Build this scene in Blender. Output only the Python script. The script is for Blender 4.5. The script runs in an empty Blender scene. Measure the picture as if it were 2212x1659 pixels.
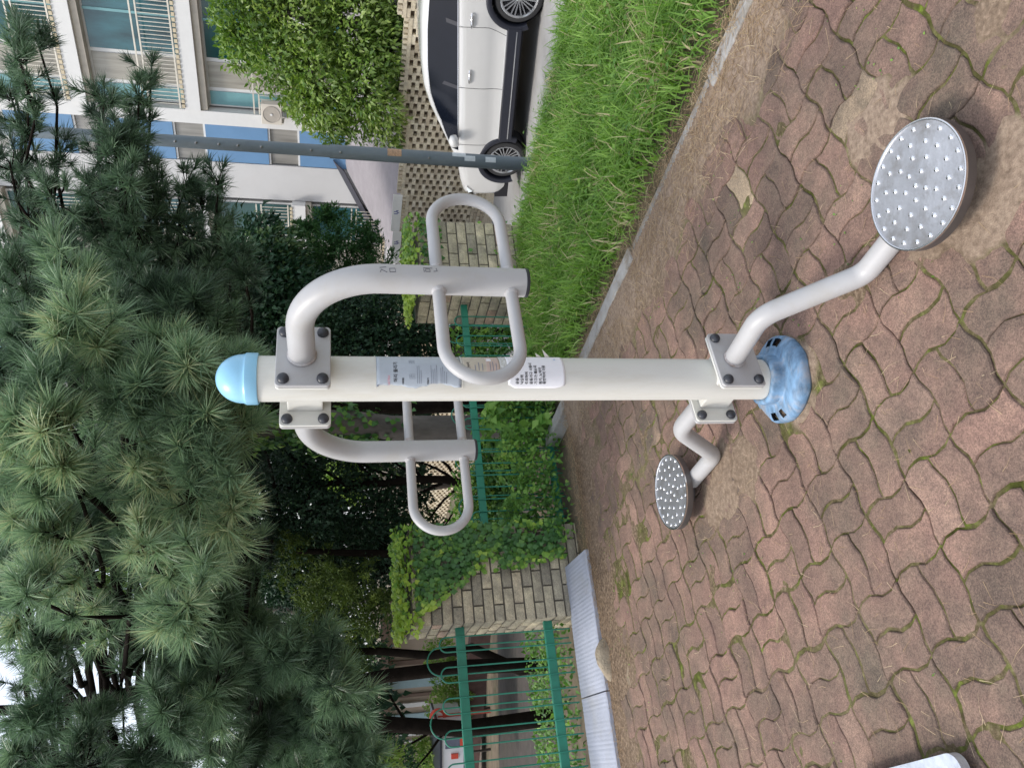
import bpy, bmesh, math, random
import numpy as np
from mathutils import Vector, Matrix, noise
R = math.radians
random.seed(7); rng = np.random.default_rng(7)
S = bpy.context.scene
COL = S.collection

# ---------------------------------------------------------------- camera
PITCH, CAMH, FPX = R(13.0), 1.5, 1660.0
cP, sP = math.cos(PITCH), math.sin(PITCH)
cam = bpy.data.cameras.new('camera'); camo = bpy.data.objects.new('camera', cam); COL.objects.link(camo)
cam.sensor_width = 36; cam.lens = 27.0; cam.clip_end = 500; cam.clip_start = 0.05
camo.matrix_world = Matrix(((0, 1, 0, 0), (-sP, 0, -cP, 0), (-cP, 0, sP, CAMH), (0, 0, 0, 1)))
S.camera = camo
# ---------------------------------------------------------------- world, sun, exposure
SUN_EL, SUN_AZ = R(56), R(-98)          # azimuth from +Y towards +X
w = bpy.data.worlds.new('World'); S.world = w; w.use_nodes = True
nt = w.node_tree; nt.nodes.clear()
out = nt.nodes.new('ShaderNodeOutputWorld'); bg = nt.nodes.new('ShaderNodeBackground')
sky = nt.nodes.new('ShaderNodeTexSky'); sky.sky_type = 'NISHITA'; sky.sun_disc = False
sky.sun_elevation = SUN_EL; sky.sun_rotation = SUN_AZ; sky.dust_density = 3.0; sky.air_density = 1.0
bg.inputs[1].default_value = 0.10
bg2 = nt.nodes.new('ShaderNodeBackground'); bg2.inputs[0].default_value = (0.93, 0.96, 1.0, 1); bg2.inputs[1].default_value = 0.72
ad = nt.nodes.new('ShaderNodeAddShader')
nt.links.new(sky.outputs[0], bg.inputs[0]); nt.links.new(bg.outputs[0], ad.inputs[0]); nt.links.new(bg2.outputs[0], ad.inputs[1])
nt.links.new(ad.outputs[0], out.inputs[0])
sl = bpy.data.lights.new('sun', 'SUN'); so = bpy.data.objects.new('sun', sl); COL.objects.link(so)
sl.energy = 1.9; sl.angle = R(13); sl.color = (1.0, 0.955, 0.88)
sd = Vector((math.sin(SUN_AZ) * math.cos(SUN_EL), math.cos(SUN_AZ) * math.cos(SUN_EL), math.sin(SUN_EL)))
so.rotation_euler = (-sd).to_track_quat('-Z', 'Y').to_euler(); so.location = sd * 30
S.view_settings.view_transform = 'Standard'; S.view_settings.look = 'None'
S.view_settings.exposure = 0.32; S.view_settings.gamma = 1.0
S.cycles.max_bounces = 6; S.cycles.transparent_max_bounces = 6

# ---------------------------------------------------------------- helpers
def ray(x, y):
    a, d = 829.5 - y, x - 1106.0
    return Vector((a, FPX * cP - d * sP, -(FPX * sP + d * cP)))
def P(x, y, Y):
    r = ray(x, y); t = Y / r.y
    return Vector((r.x * t, Y, CAMH + r.z * t))
def G(x, y, z=0.0):
    r = ray(x, y); t = (z - CAMH) / r.z
    return Vector((r.x * t, r.y * t, z))
def sstep(a, b, x):
    t = min(1, max(0, (x - a) / (b - a))); return t * t * (3 - 2 * t)

def newmat(name): 
    m = bpy.data.materials.new(name); m.use_nodes = True
    n = m.node_tree; b = n.nodes['Principled BSDF']
    return m, n, b
def mat(name, col, rough=.5, metal=0., var=.12, vscale=6., bump=0., bscale=60., dirt=None, dscale=3., damt=.5, spec=.5, coat=0., stretch=None):
    m, n, b = newmat(name)
    b.inputs['Roughness'].default_value = rough; b.inputs['Metallic'].default_value = metal
    b.inputs['Specular IOR Level'].default_value = spec; b.inputs['Coat Weight'].default_value = coat
    tc = n.nodes.new('ShaderNodeTexCoord'); src = tc.outputs['Object']
    if stretch:
        mp = n.nodes.new('ShaderNodeMapping'); mp.inputs['Scale'].default_value = stretch
        n.links.new(src, mp.inputs[0]); src = mp.outputs[0]
    nz = n.nodes.new('ShaderNodeTexNoise'); nz.inputs['Scale'].default_value = vscale; nz.inputs['Detail'].default_value = 6; nz.inputs['Roughness'].default_value = .6
    n.links.new(src, nz.inputs['Vector'])
    cr = n.nodes.new('ShaderNodeValToRGB')
    cr.color_ramp.elements[0].position = .3; cr.color_ramp.elements[1].position = .7
    cr.color_ramp.elements[0].color = [c * (1 - var) for c in col] + [1]; cr.color_ramp.elements[1].color = [min(1, c * (1 + var)) for c in col] + [1]
    n.links.new(nz.outputs[0], cr.inputs[0]); last = cr.outputs[0]
    if dirt:
        n2 = n.nodes.new('ShaderNodeTexNoise'); n2.inputs['Scale'].default_value = dscale; n2.inputs['Detail'].default_value = 9; n2.inputs['Roughness'].default_value = .68
        n.links.new(src, n2.inputs['Vector'])
        c2 = n.nodes.new('ShaderNodeValToRGB'); c2.color_ramp.elements[0].position = .5; c2.color_ramp.elements[1].position = .68
        c2.color_ramp.elements[0].color = (0, 0, 0, 1); c2.color_ramp.elements[1].color = (damt, damt, damt, 1)
        n.links.new(n2.outputs[0], c2.inputs[0])
        mx = n.nodes.new('ShaderNodeMix'); mx.data_type = 'RGBA'; mx.inputs[7].default_value = (*dirt, 1)
        n.links.new(c2.outputs[0], mx.inputs[0]); n.links.new(last, mx.inputs[6]); last = mx.outputs[2]
    n.links.new(last, b.inputs['Base Color'])
    if bump:
        n3 = n.nodes.new('ShaderNodeTexNoise'); n3.inputs['Scale'].default_value = bscale; n3.inputs['Detail'].default_value = 8
        n.links.new(src, n3.inputs['Vector'])
        bp = n.nodes.new('ShaderNodeBump'); bp.inputs['Strength'].default_value = bump; bp.inputs['Distance'].default_value = .01
        n.links.new(n3.outputs[0], bp.inputs['Height']); n.links.new(bp.outputs[0], b.inputs['Normal'])
    return m
def tintmat(name, ramp, rough=.55, trans=.0, transcol=None, speck=0., bump=0., bscale=60., spec=.4, blotch=None):
    """colour from the per-element 'tint' attribute through a ramp"""
    m, n, b = newmat(name)
    at = n.nodes.new('ShaderNodeAttribute'); at.attribute_name = 'tint'
    cr = n.nodes.new('ShaderNodeValToRGB'); els = cr.color_ramp.elements
    for i, (p, c) in enumerate(ramp):
        e = els[i] if i < 2 else els.new(p)
        e.position = p; e.color = (*c, 1)
    n.links.new(at.outputs['Fac'], cr.inputs[0]); last = cr.outputs[0]
    tc = n.nodes.new('ShaderNodeTexCoord')
    if blotch:
        n2 = n.nodes.new('ShaderNodeTexNoise'); n2.inputs['Scale'].default_value = blotch[0]; n2.inputs['Detail'].default_value = 8; n2.inputs['Roughness'].default_value = .65
        n.links.new(tc.outputs['Object'], n2.inputs['Vector'])
        c2 = n.nodes.new('ShaderNodeValToRGB'); c2.color_ramp.elements[0].position = .42; c2.color_ramp.elements[1].position = .66
        c2.color_ramp.elements[0].color = (0, 0, 0, 1); c2.color_ramp.elements[1].color = (blotch[1],) * 3 + (1,)
        n.links.new(n2.outputs[0], c2.inputs[0])
        mx = n.nodes.new('ShaderNodeMix'); mx.data_type = 'RGBA'; mx.inputs[7].default_value = (*blotch[2], 1)
        n.links.new(c2.outputs[0], mx.inputs[0]); n.links.new(last, mx.inputs[6]); last = mx.outputs[2]
    if speck:
        n3 = n.nodes.new('ShaderNodeTexVoronoi'); n3.inputs['Scale'].default_value = 330
        n.links.new(tc.outputs['Object'], n3.inputs['Vector'])
        bw = n.nodes.new('ShaderNodeSeparateColor'); n.links.new(n3.outputs['Color'], bw.inputs[0])
        c3 = n.nodes.new('ShaderNodeValToRGB'); c3.color_ramp.elements[0].position = .0; c3.color_ramp.elements[1].position = 1.
        c3.color_ramp.elements[0].color = (1 - speck,) * 3 + (1,); c3.color_ramp.elements[1].color = (1 + speck * .9, 1 + speck * .8, 1 + speck * .7, 1)
        n.links.new(bw.outputs[0], c3.inputs[0])
        mx = n.nodes.new('ShaderNodeMix'); mx.data_type = 'RGBA'; mx.blend_type = 'MULTIPLY'; mx.inputs[0].default_value = 1
        n.links.new(last, mx.inputs[6]); n.links.new(c3.outputs[0], mx.inputs[7]); last = mx.outputs[2]
        for sc_, lo_, hi_ in ((11, .74, 1.2), (45, .84, 1.14), (3.2, .8, 1.18)):
            n4 = n.nodes.new('ShaderNodeTexNoise'); n4.inputs['Scale'].default_value = sc_; n4.inputs['Detail'].default_value = 7; n4.inputs['Roughness'].default_value = .7
            n.links.new(tc.outputs['Object'], n4.inputs['Vector'])
            c4_ = n.nodes.new('ShaderNodeValToRGB'); c4_.color_ramp.elements[0].position = .3; c4_.color_ramp.elements[1].position = .72
            c4_.color_ramp.elements[0].color = (lo_, lo_, lo_ * 1.02, 1); c4_.color_ramp.elements[1].color = (hi_, hi_, hi_ * .97, 1)
            n.links.new(n4.outputs[0], c4_.inputs[0]); m4 = n.nodes.new('ShaderNodeMix'); m4.data_type = 'RGBA'; m4.blend_type = 'MULTIPLY'; m4.inputs[0].default_value = 1
            n.links.new(last, m4.inputs[6]); n.links.new(c4_.outputs[0], m4.inputs[7]); last = m4.outputs[2]
    n.links.new(last, b.inputs['Base Color']); b.inputs['Roughness'].default_value = rough
    b.inputs['Specular IOR Level'].default_value = spec
    if bump:
        n3 = n.nodes.new('ShaderNodeTexNoise'); n3.inputs['Scale'].default_value = bscale; n3.inputs['Detail'].default_value = 9; n3.inputs['Roughness'].default_value = .7
        n.links.new(tc.outputs['Object'], n3.inputs['Vector'])
        bp = n.nodes.new('ShaderNodeBump'); bp.inputs['Strength'].default_value = bump; bp.inputs['Distance'].default_value = .006
        n.links.new(n3.outputs[0], bp.inputs['Height']); n.links.new(bp.outputs[0], b.inputs['Normal'])
    if trans:
        tr = n.nodes.new('ShaderNodeBsdfTranslucent'); ms = n.nodes.new('ShaderNodeMixShader'); ms.inputs[0].default_value = trans
        hs = n.nodes.new('ShaderNodeHueSaturation'); hs.inputs['Value'].default_value = 1.5; hs.inputs['Saturation'].default_value = 1.15
        n.links.new(last, hs.inputs['Color']); n.links.new(hs.outputs[0], tr.inputs[0])
        o = n.nodes['Material Output']
        n.links.new(b.outputs[0], ms.inputs[1]); n.links.new(tr.outputs[0], ms.inputs[2]); n.links.new(ms.outputs[0], o.inputs[0])
    return m

class MB:
    def __init__(s): s.v = []; s.f = []; s.t = []; s.tint = None
    def add(s, vs, fs, tint=.5):
        o = len(s.v); s.v += [tuple(p) for p in vs]; s.f += [tuple(i + o for i in f) for f in fs]; s.t += [tint] * len(fs); return s
    def box(s, c, d, rz=0., M=None, tint=.5):
        cx, cy, cz = c; hx, hy, hz = d[0] / 2, d[1] / 2, d[2] / 2
        vs = [Vector((x * hx, y * hy, z * hz)) for z in (-1, 1) for y in (-1, 1) for x in (-1, 1)]
        if rz: 
            rm = Matrix.Rotation(rz, 3, 'Z'); vs = [rm @ v for v in vs]
        vs = [v + Vector(c) for v in vs]
        if M is not None: vs = [M @ v for v in vs]
        return s.add(vs, [(0, 2, 3, 1), (4, 5, 7, 6), (0, 1, 5, 4), (2, 6, 7, 3), (0, 4, 6, 2), (1, 3, 7, 5)], tint)
    def obox(s, o, ax, ay, az, tint=.5):
        """box from a corner and three edge vectors"""
        o = Vector(o); ax, ay, az = Vector(ax), Vector(ay), Vector(az)
        vs = [o + ax * i + ay * j + az * k for k in (0, 1) for j in (0, 1) for i in (0, 1)]
        fs = [(0, 2, 3, 1), (4, 5, 7, 6), (0, 1, 5, 4), (2, 6, 7, 3), (0, 4, 6, 2), (1, 3, 7, 5)]
        if ax.cross(ay).dot(az) < 0: fs = [f[::-1] for f in fs]
        return s.add(vs, fs, tint)
    def tube(s, pts, r, seg=16, caps=True, tint=.5):
        pts = [Vector(p) for p in pts]; n = len(pts)
        rs = r if isinstance(r, (list, tuple)) else [r] * n
        tg = [(pts[min(i + 1, n - 1)] - pts[max(i - 1, 0)]).normalized() for i in range(n)]
        up = Vector((0, 0, 1)) if abs(tg[0].z) < .9 else Vector((1, 0, 0))
        u = tg[0].cross(up).normalized(); vs = []; fs = []
        for i in range(n):
            u = (u - tg[i] * u.dot(tg[i])).normalized(); w_ = tg[i].cross(u)
            for k in range(seg):
                a = 2 * math.pi * k / seg; vs.append(pts[i] + (u * math.cos(a) + w_ * math.sin(a)) * rs[i])
        for i in range(n - 1):
            for k in range(seg):
                k2 = (k + 1) % seg; fs.append((i * seg + k, i * seg + k2, (i + 1) * seg + k2, (i + 1) * seg + k))
        if caps: fs.append(tuple(range(seg))[::-1]); fs.append(tuple((n - 1) * seg + k for k in range(seg)))
        return s.add(vs, fs, tint)
    def lathe(s, prof, c, axis=(0, 0, 1), seg=32, tint=.5, caps=True):
        ax = Vector(axis).normalized(); u = ax.orthogonal().normalized(); w_ = ax.cross(u); c = Vector(c); vs = []; fs = []
        n = len(prof)
        for (r, h) in prof:
            for k in range(seg):
                a = 2 * math.pi * k / seg; vs.append(c + ax * h + (u * math.cos(a) + w_ * math.sin(a)) * r)
        for i in range(n - 1):
            for k in range(seg):
                k2 = (k + 1) % seg; fs.append((i * seg + k, i * seg + k2, (i + 1) * seg + k2, (i + 1) * seg + k))
        if caps and prof[0][0] > 1e-4: fs.append(tuple(range(seg))[::-1])
        if caps and prof[-1][0] > 1e-4: fs.append(tuple((n - 1) * seg + k for k in range(seg)))
        return s.add(vs, fs, tint)
    def prism(s, poly, z0, z1, tint=.5):
        n = len(poly); vs = [(x, y, z0) for x, y in poly] + [(x, y, z1) for x, y in poly]
        fs = [tuple(range(n))[::-1], tuple(range(n, 2 * n))] + [(i, (i + 1) % n, n + (i + 1) % n, n + i) for i in range(n)]
        return s.add(vs, fs, tint)
    def slab(s, pts, th, tint=.5):
        """thin solid under a planar polygon of 3-D points"""
        pts = [Vector(p) for p in pts]; nn = (pts[1] - pts[0]).cross(pts[2] - pts[0]).normalized()
        if nn.z < 0: pts = pts[::-1]; nn = -nn
        lo = [p - nn * th for p in pts]; n = len(pts)
        return s.add(pts + lo, [tuple(range(n)), tuple(range(n, 2 * n))[::-1]] + [(i, n + i, n + (i + 1) % n, (i + 1) % n) for i in range(n)], tint)
    def build(s, name, m, parent=None, smooth=None, bevel=0., local=False, tint=False):
        me = bpy.data.meshes.new(name); me.from_pydata([tuple(p) for p in s.v], [], s.f); me.validate(); me.update()
        return finish(name, me, m, parent, smooth, bevel, local, s.t if tint and len(s.t) == len(me.polygons) else None)
def finish(name, me, m, parent, smooth=None, bevel=0., local=False, tint=None):
    me.materials.append(m)
    if tint is not None:
        at = me.attributes.new('tint', 'FLOAT', 'FACE'); at.data.foreach_set('value', np.asarray(tint, dtype=np.float32))
    o = bpy.data.objects.new(name, me); COL.objects.link(o)
    if smooth is not None:
        me.polygons.foreach_set('use_smooth', [True] * len(me.polygons))
        if smooth < 180: me.set_sharp_from_angle(angle=R(smooth))
    if parent is not None:
        o.parent = parent
        if not local and parent.type == 'EMPTY': o.location = -parent.location
    if bevel:
        b = o.modifiers.new('bevel', 'BEVEL'); b.width = bevel; b.segments = 2; b.limit_method = 'ANGLE'
    return o
def tag(o, label, cat, group=None):
    o['label'] = label; o['category'] = cat
    if group: o['group'] = group
    return o
def thing(name, label, cat, loc=(0, 0, 0), group=None):
    o = bpy.data.objects.new(name, None); COL.objects.link(o); o.location = loc; o.empty_display_size = .2
    return tag(o, label, cat, group)
def kind(o, k): o['kind'] = k; return o

def heavy(name, V, F, m, parent=None, tint=None, smooth=False):
    """numpy mesh. V (n,3), F (k,3|4)"""
    me = bpy.data.meshes.new(name); V = np.asarray(V, dtype=np.float32); F = np.asarray(F, dtype=np.int32)
    k, c = F.shape
    me.vertices.add(len(V)); me.vertices.foreach_set('co', V.ravel())
    me.loops.add(k * c); me.loops.foreach_set('vertex_index', F.ravel())
    me.polygons.add(k); me.polygons.foreach_set('loop_start', np.arange(0, k * c, c, dtype=np.int32))
    me.update(calc_edges=True)
    return finish(name, me, m, parent, 180 if smooth else None, 0, False, tint)
def unit(a): return a / np.maximum(np.linalg.norm(a, axis=-1, keepdims=True), 1e-9)
def leaf_arrays(C, D, N, L, W, fold=.25, tint=None):
    """leaves: centre base C, direction D, normal N, length L, width W -> kite of 2x2 triangles (6 verts, 4 tris)"""
    D = unit(D); Sd = unit(np.cross(D, N)); N = np.cross(Sd, D)
    L = np.broadcast_to(np.asarray(L), (len(C),))[:, None]; W = np.broadcast_to(np.asarray(W), (len(C),))[:, None]
    b = C; t = C + D * L - N * L * .18
    l = C + D * L * .38 + Sd * W * .5 + N * W * fold; r = C + D * L * .38 - Sd * W * .5 + N * W * fold
    mid = C + D * L * .5
    V = np.stack([b, r, t, l, mid], 1).reshape(-1, 3)
    base = np.arange(len(C))[:, None] * 5
    F = np.concatenate([base + [0, 1, 4], base + [1, 2, 4], base + [2, 3, 4], base + [3, 0, 4]], 1).reshape(-1, 3)
    T = None if tint is None else np.repeat(tint, 4)
    return V, F, T
def rdirs(n, zb=0.): 
    v = rng.normal(size=(n, 3)); v = unit(v); v[:, 2] += zb; return unit(v)

# ---------------------------------------------------------------- terrain levels
FA = Vector((-1.2, 4.86)); FE = Vector((.88, .475)).normalized(); FN = Vector((-FE.y, FE.x))
EN = Vector((.71, .70)).normalized(); EP = Vector((1.56, 5.50))
def zroad(x, y):
    s = (max(x, 0) - 5.32) * -.57 + (y - 10.3) * .82
    return -1.31 - .1 * max(-9, min(s, 14))
def hgt(x, y):
    dF = (x - FA.x) * FN.x + (y - FA.y) * FN.y - .05
    dE = (x - EP.x) * EN.x + (y - EP.y) * EN.y
    z = zroad(x, y)
    a = sstep(0, 6.5, dF) if dF > 0 else 0
    b = sstep(0, 1.4, dE) if dE > 0 else 0
    return z * max(a, b)
# ================================================================= GROUND
def axis(a, b, c, fine, coarse):
    """grid lines, fine between b0..b1"""
    L = [a]; 
    while L[-1] < c[1]:
        x = L[-1]; L.append(x + (fine if b[0] <= x < b[1] else coarse))
    return L
m_earth = mat('earth', (.14, .11, .075), .95, var=.35, vscale=3, bump=.6, bscale=25, dirt=(.045, .07, .02), dscale=1.2, damt=.8)
xs = axis(-60, (-8, 10), (0, 60), .25, 3.0); ys = axis(-12, (0, 20), (0, 90), .25, 3.0)
V = []; 
for y in ys:
    for x in xs:
        inside = hgt(x, y)
        V.append((x, y, inside - .07 + .02 * noise.noise(Vector((x * .9, y * .9, 0)))))
nx = len(xs); F = [(j * nx + i, j * nx + i + 1, (j + 1) * nx + i + 1, (j + 1) * nx + i) for j in range(len(ys) - 1) for i in range(nx - 1)]
kind(heavy('ground', V, F, m_earth, smooth=True), 'structure')

# kerb line between paving and grass
K0 = Vector((-.123, 4.845)); K1 = Vector((1.40, 2.529)); KD = (K1 - K0).normalized(); KN = Vector((-KD.y, KD.x))   # KN -> towards grass
if KN.x < 0: KN = -KN
KE = K1 + KD * 3.0
LB0 = Vector((-.99, 4.403)); LB1 = Vector((-2.052, 3.869)); LD = (LB1 - LB0).normalized(); LN = Vector((-LD.y, LD.x))
if LN.y < 0: LN = -LN
LE = LB1 + LD * 4
def sidek(x, y): return (x - K0.x) * KN.x + (y - K0.y) * KN.y      # >0 grass side
def sidel(x, y): return (x - LB0.x) * LN.x + (y - LB0.y) * LN.y    # >0 behind the slab
# pavers: basket weave of zig-zag blocks
U = .203; A = Vector((-.78, -.63)).normalized(); B = Vector((-A.y, A.x)) * -1
O0 = Vector((-.379, 1.938))
def disp(p, q):
    def tri(t): 
        t = t % 1.0; return (4 * t - 1) if t < .5 else (3 - 4 * t)
    am = .0078
    p, q = p + .005 * noise.noise(Vector((p * 5, q * 5, 1))) + .0022 * noise.noise(Vector((p * 22, q * 22, 1))), q + .005 * noise.noise(Vector((p * 5, q * 5, 9))) + .0022 * noise.noise(Vector((p * 22, q * 22, 9)))
    def cl(v): return max(-1, min(1, v * 2.1))
    return p + .0115 * cl(tri(q / U + .25 + .02 * math.sin(p * 31))), q + .0072 * cl(tri(p / U + .5))
pv, pf, ptint = [], [], []
def paver(p0, q0, lp, lq):
    cx, cy = p0 + lp / 2, q0 + lq / 2
    c = O0 + A * cx + B * cy
    if not (-4.2 < c.x < 2.6 and .2 < c.y < 5.2): return
    if sidek(c.x, c.y) > -.10 or sidel(c.x, c.y) > -.05: return
    # circle cut for the post foot
    if (c - Vector((.015, 2.345))).length < .14: return
    np_, nq = (8, 4) if lp > lq else (4, 8)
    pts = [(p0 + lp * i / np_, q0) for i in range(np_)] + [(p0 + lp, q0 + lq * i / nq) for i in range(nq)] + \
          [(p0 + lp * (1 - i / np_), q0 + lq) for i in range(np_)] + [(p0, q0 + lq * (1 - i / nq)) for i in range(nq)]
    pts = [disp(*t) for t in pts]
    dz = random.gauss(0, .0018); tx, ty = random.gauss(0, .016), random.gauss(0, .016)
    sx, sy = random.gauss(0, .0016), random.gauss(0, .0016); wear = random.uniform(.8, 1.4)
    n = len(pts); o = len(pv)
    gap = random.uniform(.0022, .0046)
    rings = [(gap, -.03), (gap + .0004, -.0048 * wear), (gap + .0030, -.0009 * wear), (gap + .0075, 0.)]
    for ins, z in rings:
        for k, (p, q) in enumerate(pts):
            d = math.hypot(p - cx, q - cy); pe, qe = (p - cx), (q - cy)
            fp = max(0, 1 - ins / max(abs(pe), lp * .35)); fq = max(0, 1 - ins / max(abs(qe), lq * .35))
            jit = .0012 * noise.noise(Vector((p * 60, q * 60, ins * 50)))
            w2 = O0 + A * (cx + pe * fp + sx + jit) + B * (cy + qe * fq + sy + jit)
            pv.append((w2.x, w2.y, z + dz + pe * tx + qe * ty + .0012))
    tnt = min(1, max(0, random.gauss(.5, .2)))
    for r_ in range(3):
        for k in range(n):
            k2 = (k + 1) % n; pf.append((o + r_ * n + k, o + r_ * n + k2, o + (r_ + 1) * n + k2, o + (r_ + 1) * n + k)); ptint.append(tnt)
    pf.append(tuple(o + 3 * n + k for k in range(n))); ptint.append(tnt)
for i in range(-28, 29):
    for j in range(-28, 29):
        p, q = i * U, j * U
        if (i + j) % 2 == 0: paver(p, q, U, U / 2); paver(p, q + U / 2, U, U / 2)
        else: paver(p, q, U / 2, U); paver(p + U / 2, q, U / 2, U)
m_paver = tintmat('paver', [(0, (.170, .120, .101)), (.35, (.236, .158, .132)), (.65, (.285, .182, .152)), (.97, (.32, .22, .180)), (1, (.42, .33, .24))], rough=.92, speck=.30, bump=.75, bscale=120, spec=.2, blotch=(1.9, .9, (.135, .113, .092)))
me = bpy.data.meshes.new('paving'); me.from_pydata(pv, [], pf); me.update()
pav = kind(finish('paving', me, m_paver, None, None, 0, False, ptint), 'structure')
# soil in and over the joints
def fbm(x, y, s, o=4, seed=0.): return noise.fractal(Vector((x * s, y * s, seed)), 1.0, 2.0, o)
m_soil, n, b = newmat('joint_soil')
tc = n.nodes.new('ShaderNodeTexCoord')
def nzn(sc, det=8, ro=.65):
    q = n.nodes.new('ShaderNodeTexNoise'); q.inputs['Scale'].default_value = sc; q.inputs['Detail'].default_value = det; q.inputs['Roughness'].default_value = ro
    n.links.new(tc.outputs['Object'], q.inputs['Vector']); return q
def rampn(src, els):
    cr = n.nodes.new('ShaderNodeValToRGB')
    for i, (p, c) in enumerate(els):
        e = cr.color_ramp.elements[i] if i < 2 else cr.color_ramp.elements.new(p)
        e.position = p; e.color = (*c, 1)
    n.links.new(src, cr.inputs[0]); return cr
c1 = rampn(nzn(70).outputs[0], [(.3, (.075, .055, .038)), (.5, (.17, .122, .085)), (.72, (.38, .29, .21))])
c2 = rampn(nzn(23, 6).outputs[0], [(.35, (.04, .04, .012)), (.55, (.085, .10, .022)), (.68, (.16, .22, .03))])
geo = n.nodes.new('ShaderNodeAttribute'); geo.attribute_name = 'moss'
f1 = rampn(nzn(7, 7).outputs[0], [(.30, (.12, .12, .12)), (.62, (1, 1, 1))])
mu = n.nodes.new('ShaderNodeMath'); mu.operation = 'MULTIPLY'; n.links.new(f1.outputs[0], mu.inputs[0]); n.links.new(geo.outputs['Fac'], mu.inputs[1])
mx = n.nodes.new('ShaderNodeMix'); mx.data_type = 'RGBA'; n.links.new(mu.outputs[0], mx.inputs[0]); n.links.new(c1.outputs[0], mx.inputs[6]); n.links.new(c2.outputs[0], mx.inputs[7])
ca = n.nodes.new('ShaderNodeAttribute'); ca.attribute_name = 'cement'
c5_ = rampn(nzn(55, 9, .7).outputs[0], [(.3, (.17, .125, .095)), (.5, (.31, .235, .178)), (.7, (.45, .355, .27))])
mx5 = n.nodes.new('ShaderNodeMix'); mx5.data_type = 'RGBA'; n.links.new(ca.outputs['Fac'], mx5.inputs[0]); n.links.new(mx.outputs[2], mx5.inputs[6]); n.links.new(c5_.outputs[0], mx5.inputs[7])
n.links.new(mx5.outputs[2], b.inputs['Base Color']); b.inputs['Roughness'].default_value = 1; b.inputs['Specular IOR Level'].default_value = .1
bp = n.nodes.new('ShaderNodeBump'); bp.inputs['Strength'].default_value = .8; bp.inputs['Distance'].default_value = .006
n.links.new(nzn(220).outputs[0], bp.inputs['Height']); n.links.new(bp.outputs[0], b.inputs['Normal'])
gx = np.arange(-4.2, 2.9, .0135); gy = np.arange(.7, 5.2, .0135)
V = np.zeros((len(gy), len(gx), 3)); moss = np.zeros((len(gy), len(gx))); cem = np.zeros((len(gy), len(gx)))
PC = [((.72, 1.90), .15, .9), ((.45, 1.52), .17, .8), ((.40, 1.72), .10, .6), ((.015, 2.34), .17, .8), ((-.42, 2.80), .17, .55), ((-.33, 2.62), .12, .4), ((.30, 2.05), .10, .0), ((.86, 1.5), .10, .3)]

for j, y in enumerate(gy):
    for i, x in enumerate(gx):
        sk = sidek(x, y); slv = sidel(x, y)
        z = -.0052 + .0036 * fbm(x, y, 2.2) + .0030 * fbm(x, y, 13, 3, 5)
        z += .0145 * sstep(-.36, -.04, sk + .12 * fbm(x, y, 3, 3, 9)) + .011 * sstep(-.35, -.02, slv + .05 * fbm(x, y, 3, 3, 3))
        z += .0040 * sstep(2.5, 4.3, y) + .0046 * sstep(0, .8, fbm(x, y, 1.6, 4, 22)) * sstep(2.0, 3.4, y)
        cem[j, i] = .75 * sstep(-.45, -.10, sk + .12 * fbm(x, y, 3, 3, 9)) + .25 * sstep(0, .6, fbm(x, y, 1.3, 3, 31))
        for (c, r, kf) in PC:
            d = math.hypot(x - c[0], y - c[1])
            if d < r * 2:
                f_ = sstep(r * 1.35, r * .45, d + .11 * fbm(x, y, 6, 4, 4)); z += .0088 * f_
                if kf: cem[j, i] = max(cem[j, i], sstep(.25, .8, f_) * kf)
        V[j, i] = (x, y, z); moss[j, i] = sstep(.001, -.002, z)
V = V.reshape(-1, 3); nx = len(gx); ny = len(gy)
I = np.arange(nx * ny).reshape(ny, nx); F = np.stack([I[:-1, :-1], I[:-1, 1:], I[1:, 1:], I[1:, :-1]], -1).reshape(-1, 4)
cx = V[F[:, 0], 0]; cy = V[F[:, 0], 1]
keep = ((cx - K0.x) * KN.x + (cy - K0.y) * KN.y < .03) & ((cx - LB0.x) * LN.x + (cy - LB0.y) * LN.y < .02)
soil = heavy('joint_soil', V, F[keep], m_soil, smooth=True)
at = soil.data.attributes.new('moss', 'FLOAT', 'POINT'); at.data.foreach_set('value', moss.ravel().astype(np.float32))
at = soil.data.attributes.new('cement', 'FLOAT', 'POINT'); at.data.foreach_set('value', cem.ravel().astype(np.float32))
kind(soil, 'structure')

# cement patches round the feet
m_cement = mat('old_cement', (.34, .285, .21), .95, var=.3, vscale=18, bump=.9, bscale=120, dirt=(.20, .15, .10), dscale=9, damt=.8)
def patch(c, rx, ry, rot, z, seed, name='cement_patch', m=None):
    mb = MB(); n_ = 46; vs = [(c[0], c[1], z + .004)]
    for ring, rr in ((1, .35), (2, .7), (3, .9), (4, 1.0)):
        for k in range(n_):
            a = 2 * math.pi * k / n_; q = rr * (1 + .45 * noise.noise(Vector((math.cos(a) * 1.7, math.sin(a) * 1.7, seed))) + .25 * noise.noise(Vector((math.cos(a) * 6, math.sin(a) * 6, seed))))
            x, y = rx * q * math.cos(a), ry * q * math.sin(a)
            X = c[0] + x * math.cos(rot) - y * math.sin(rot); Y = c[1] + x * math.sin(rot) + y * math.cos(rot)
            vs.append((X, Y, z + (.0035, .003, .001, -.02)[ring - 1] + .002 * noise.noise(Vector((X * 20, Y * 20, seed)))))
    fs = [(0, 1 + k, 1 + (k + 1) % n_) for k in range(n_)]
    for r_ in range(3):
        fs += [(1 + r_ * n_ + k, 1 + (r_ + 1) * n_ + k, 1 + (r_ + 1) * n_ + (k + 1) % n_, 1 + r_ * n_ + (k + 1) % n_) for k in range(n_)]
    mb.add(vs, fs); o = mb.build(name, m or m_cement, None, 180); return kind(o, 'structure')
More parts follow.
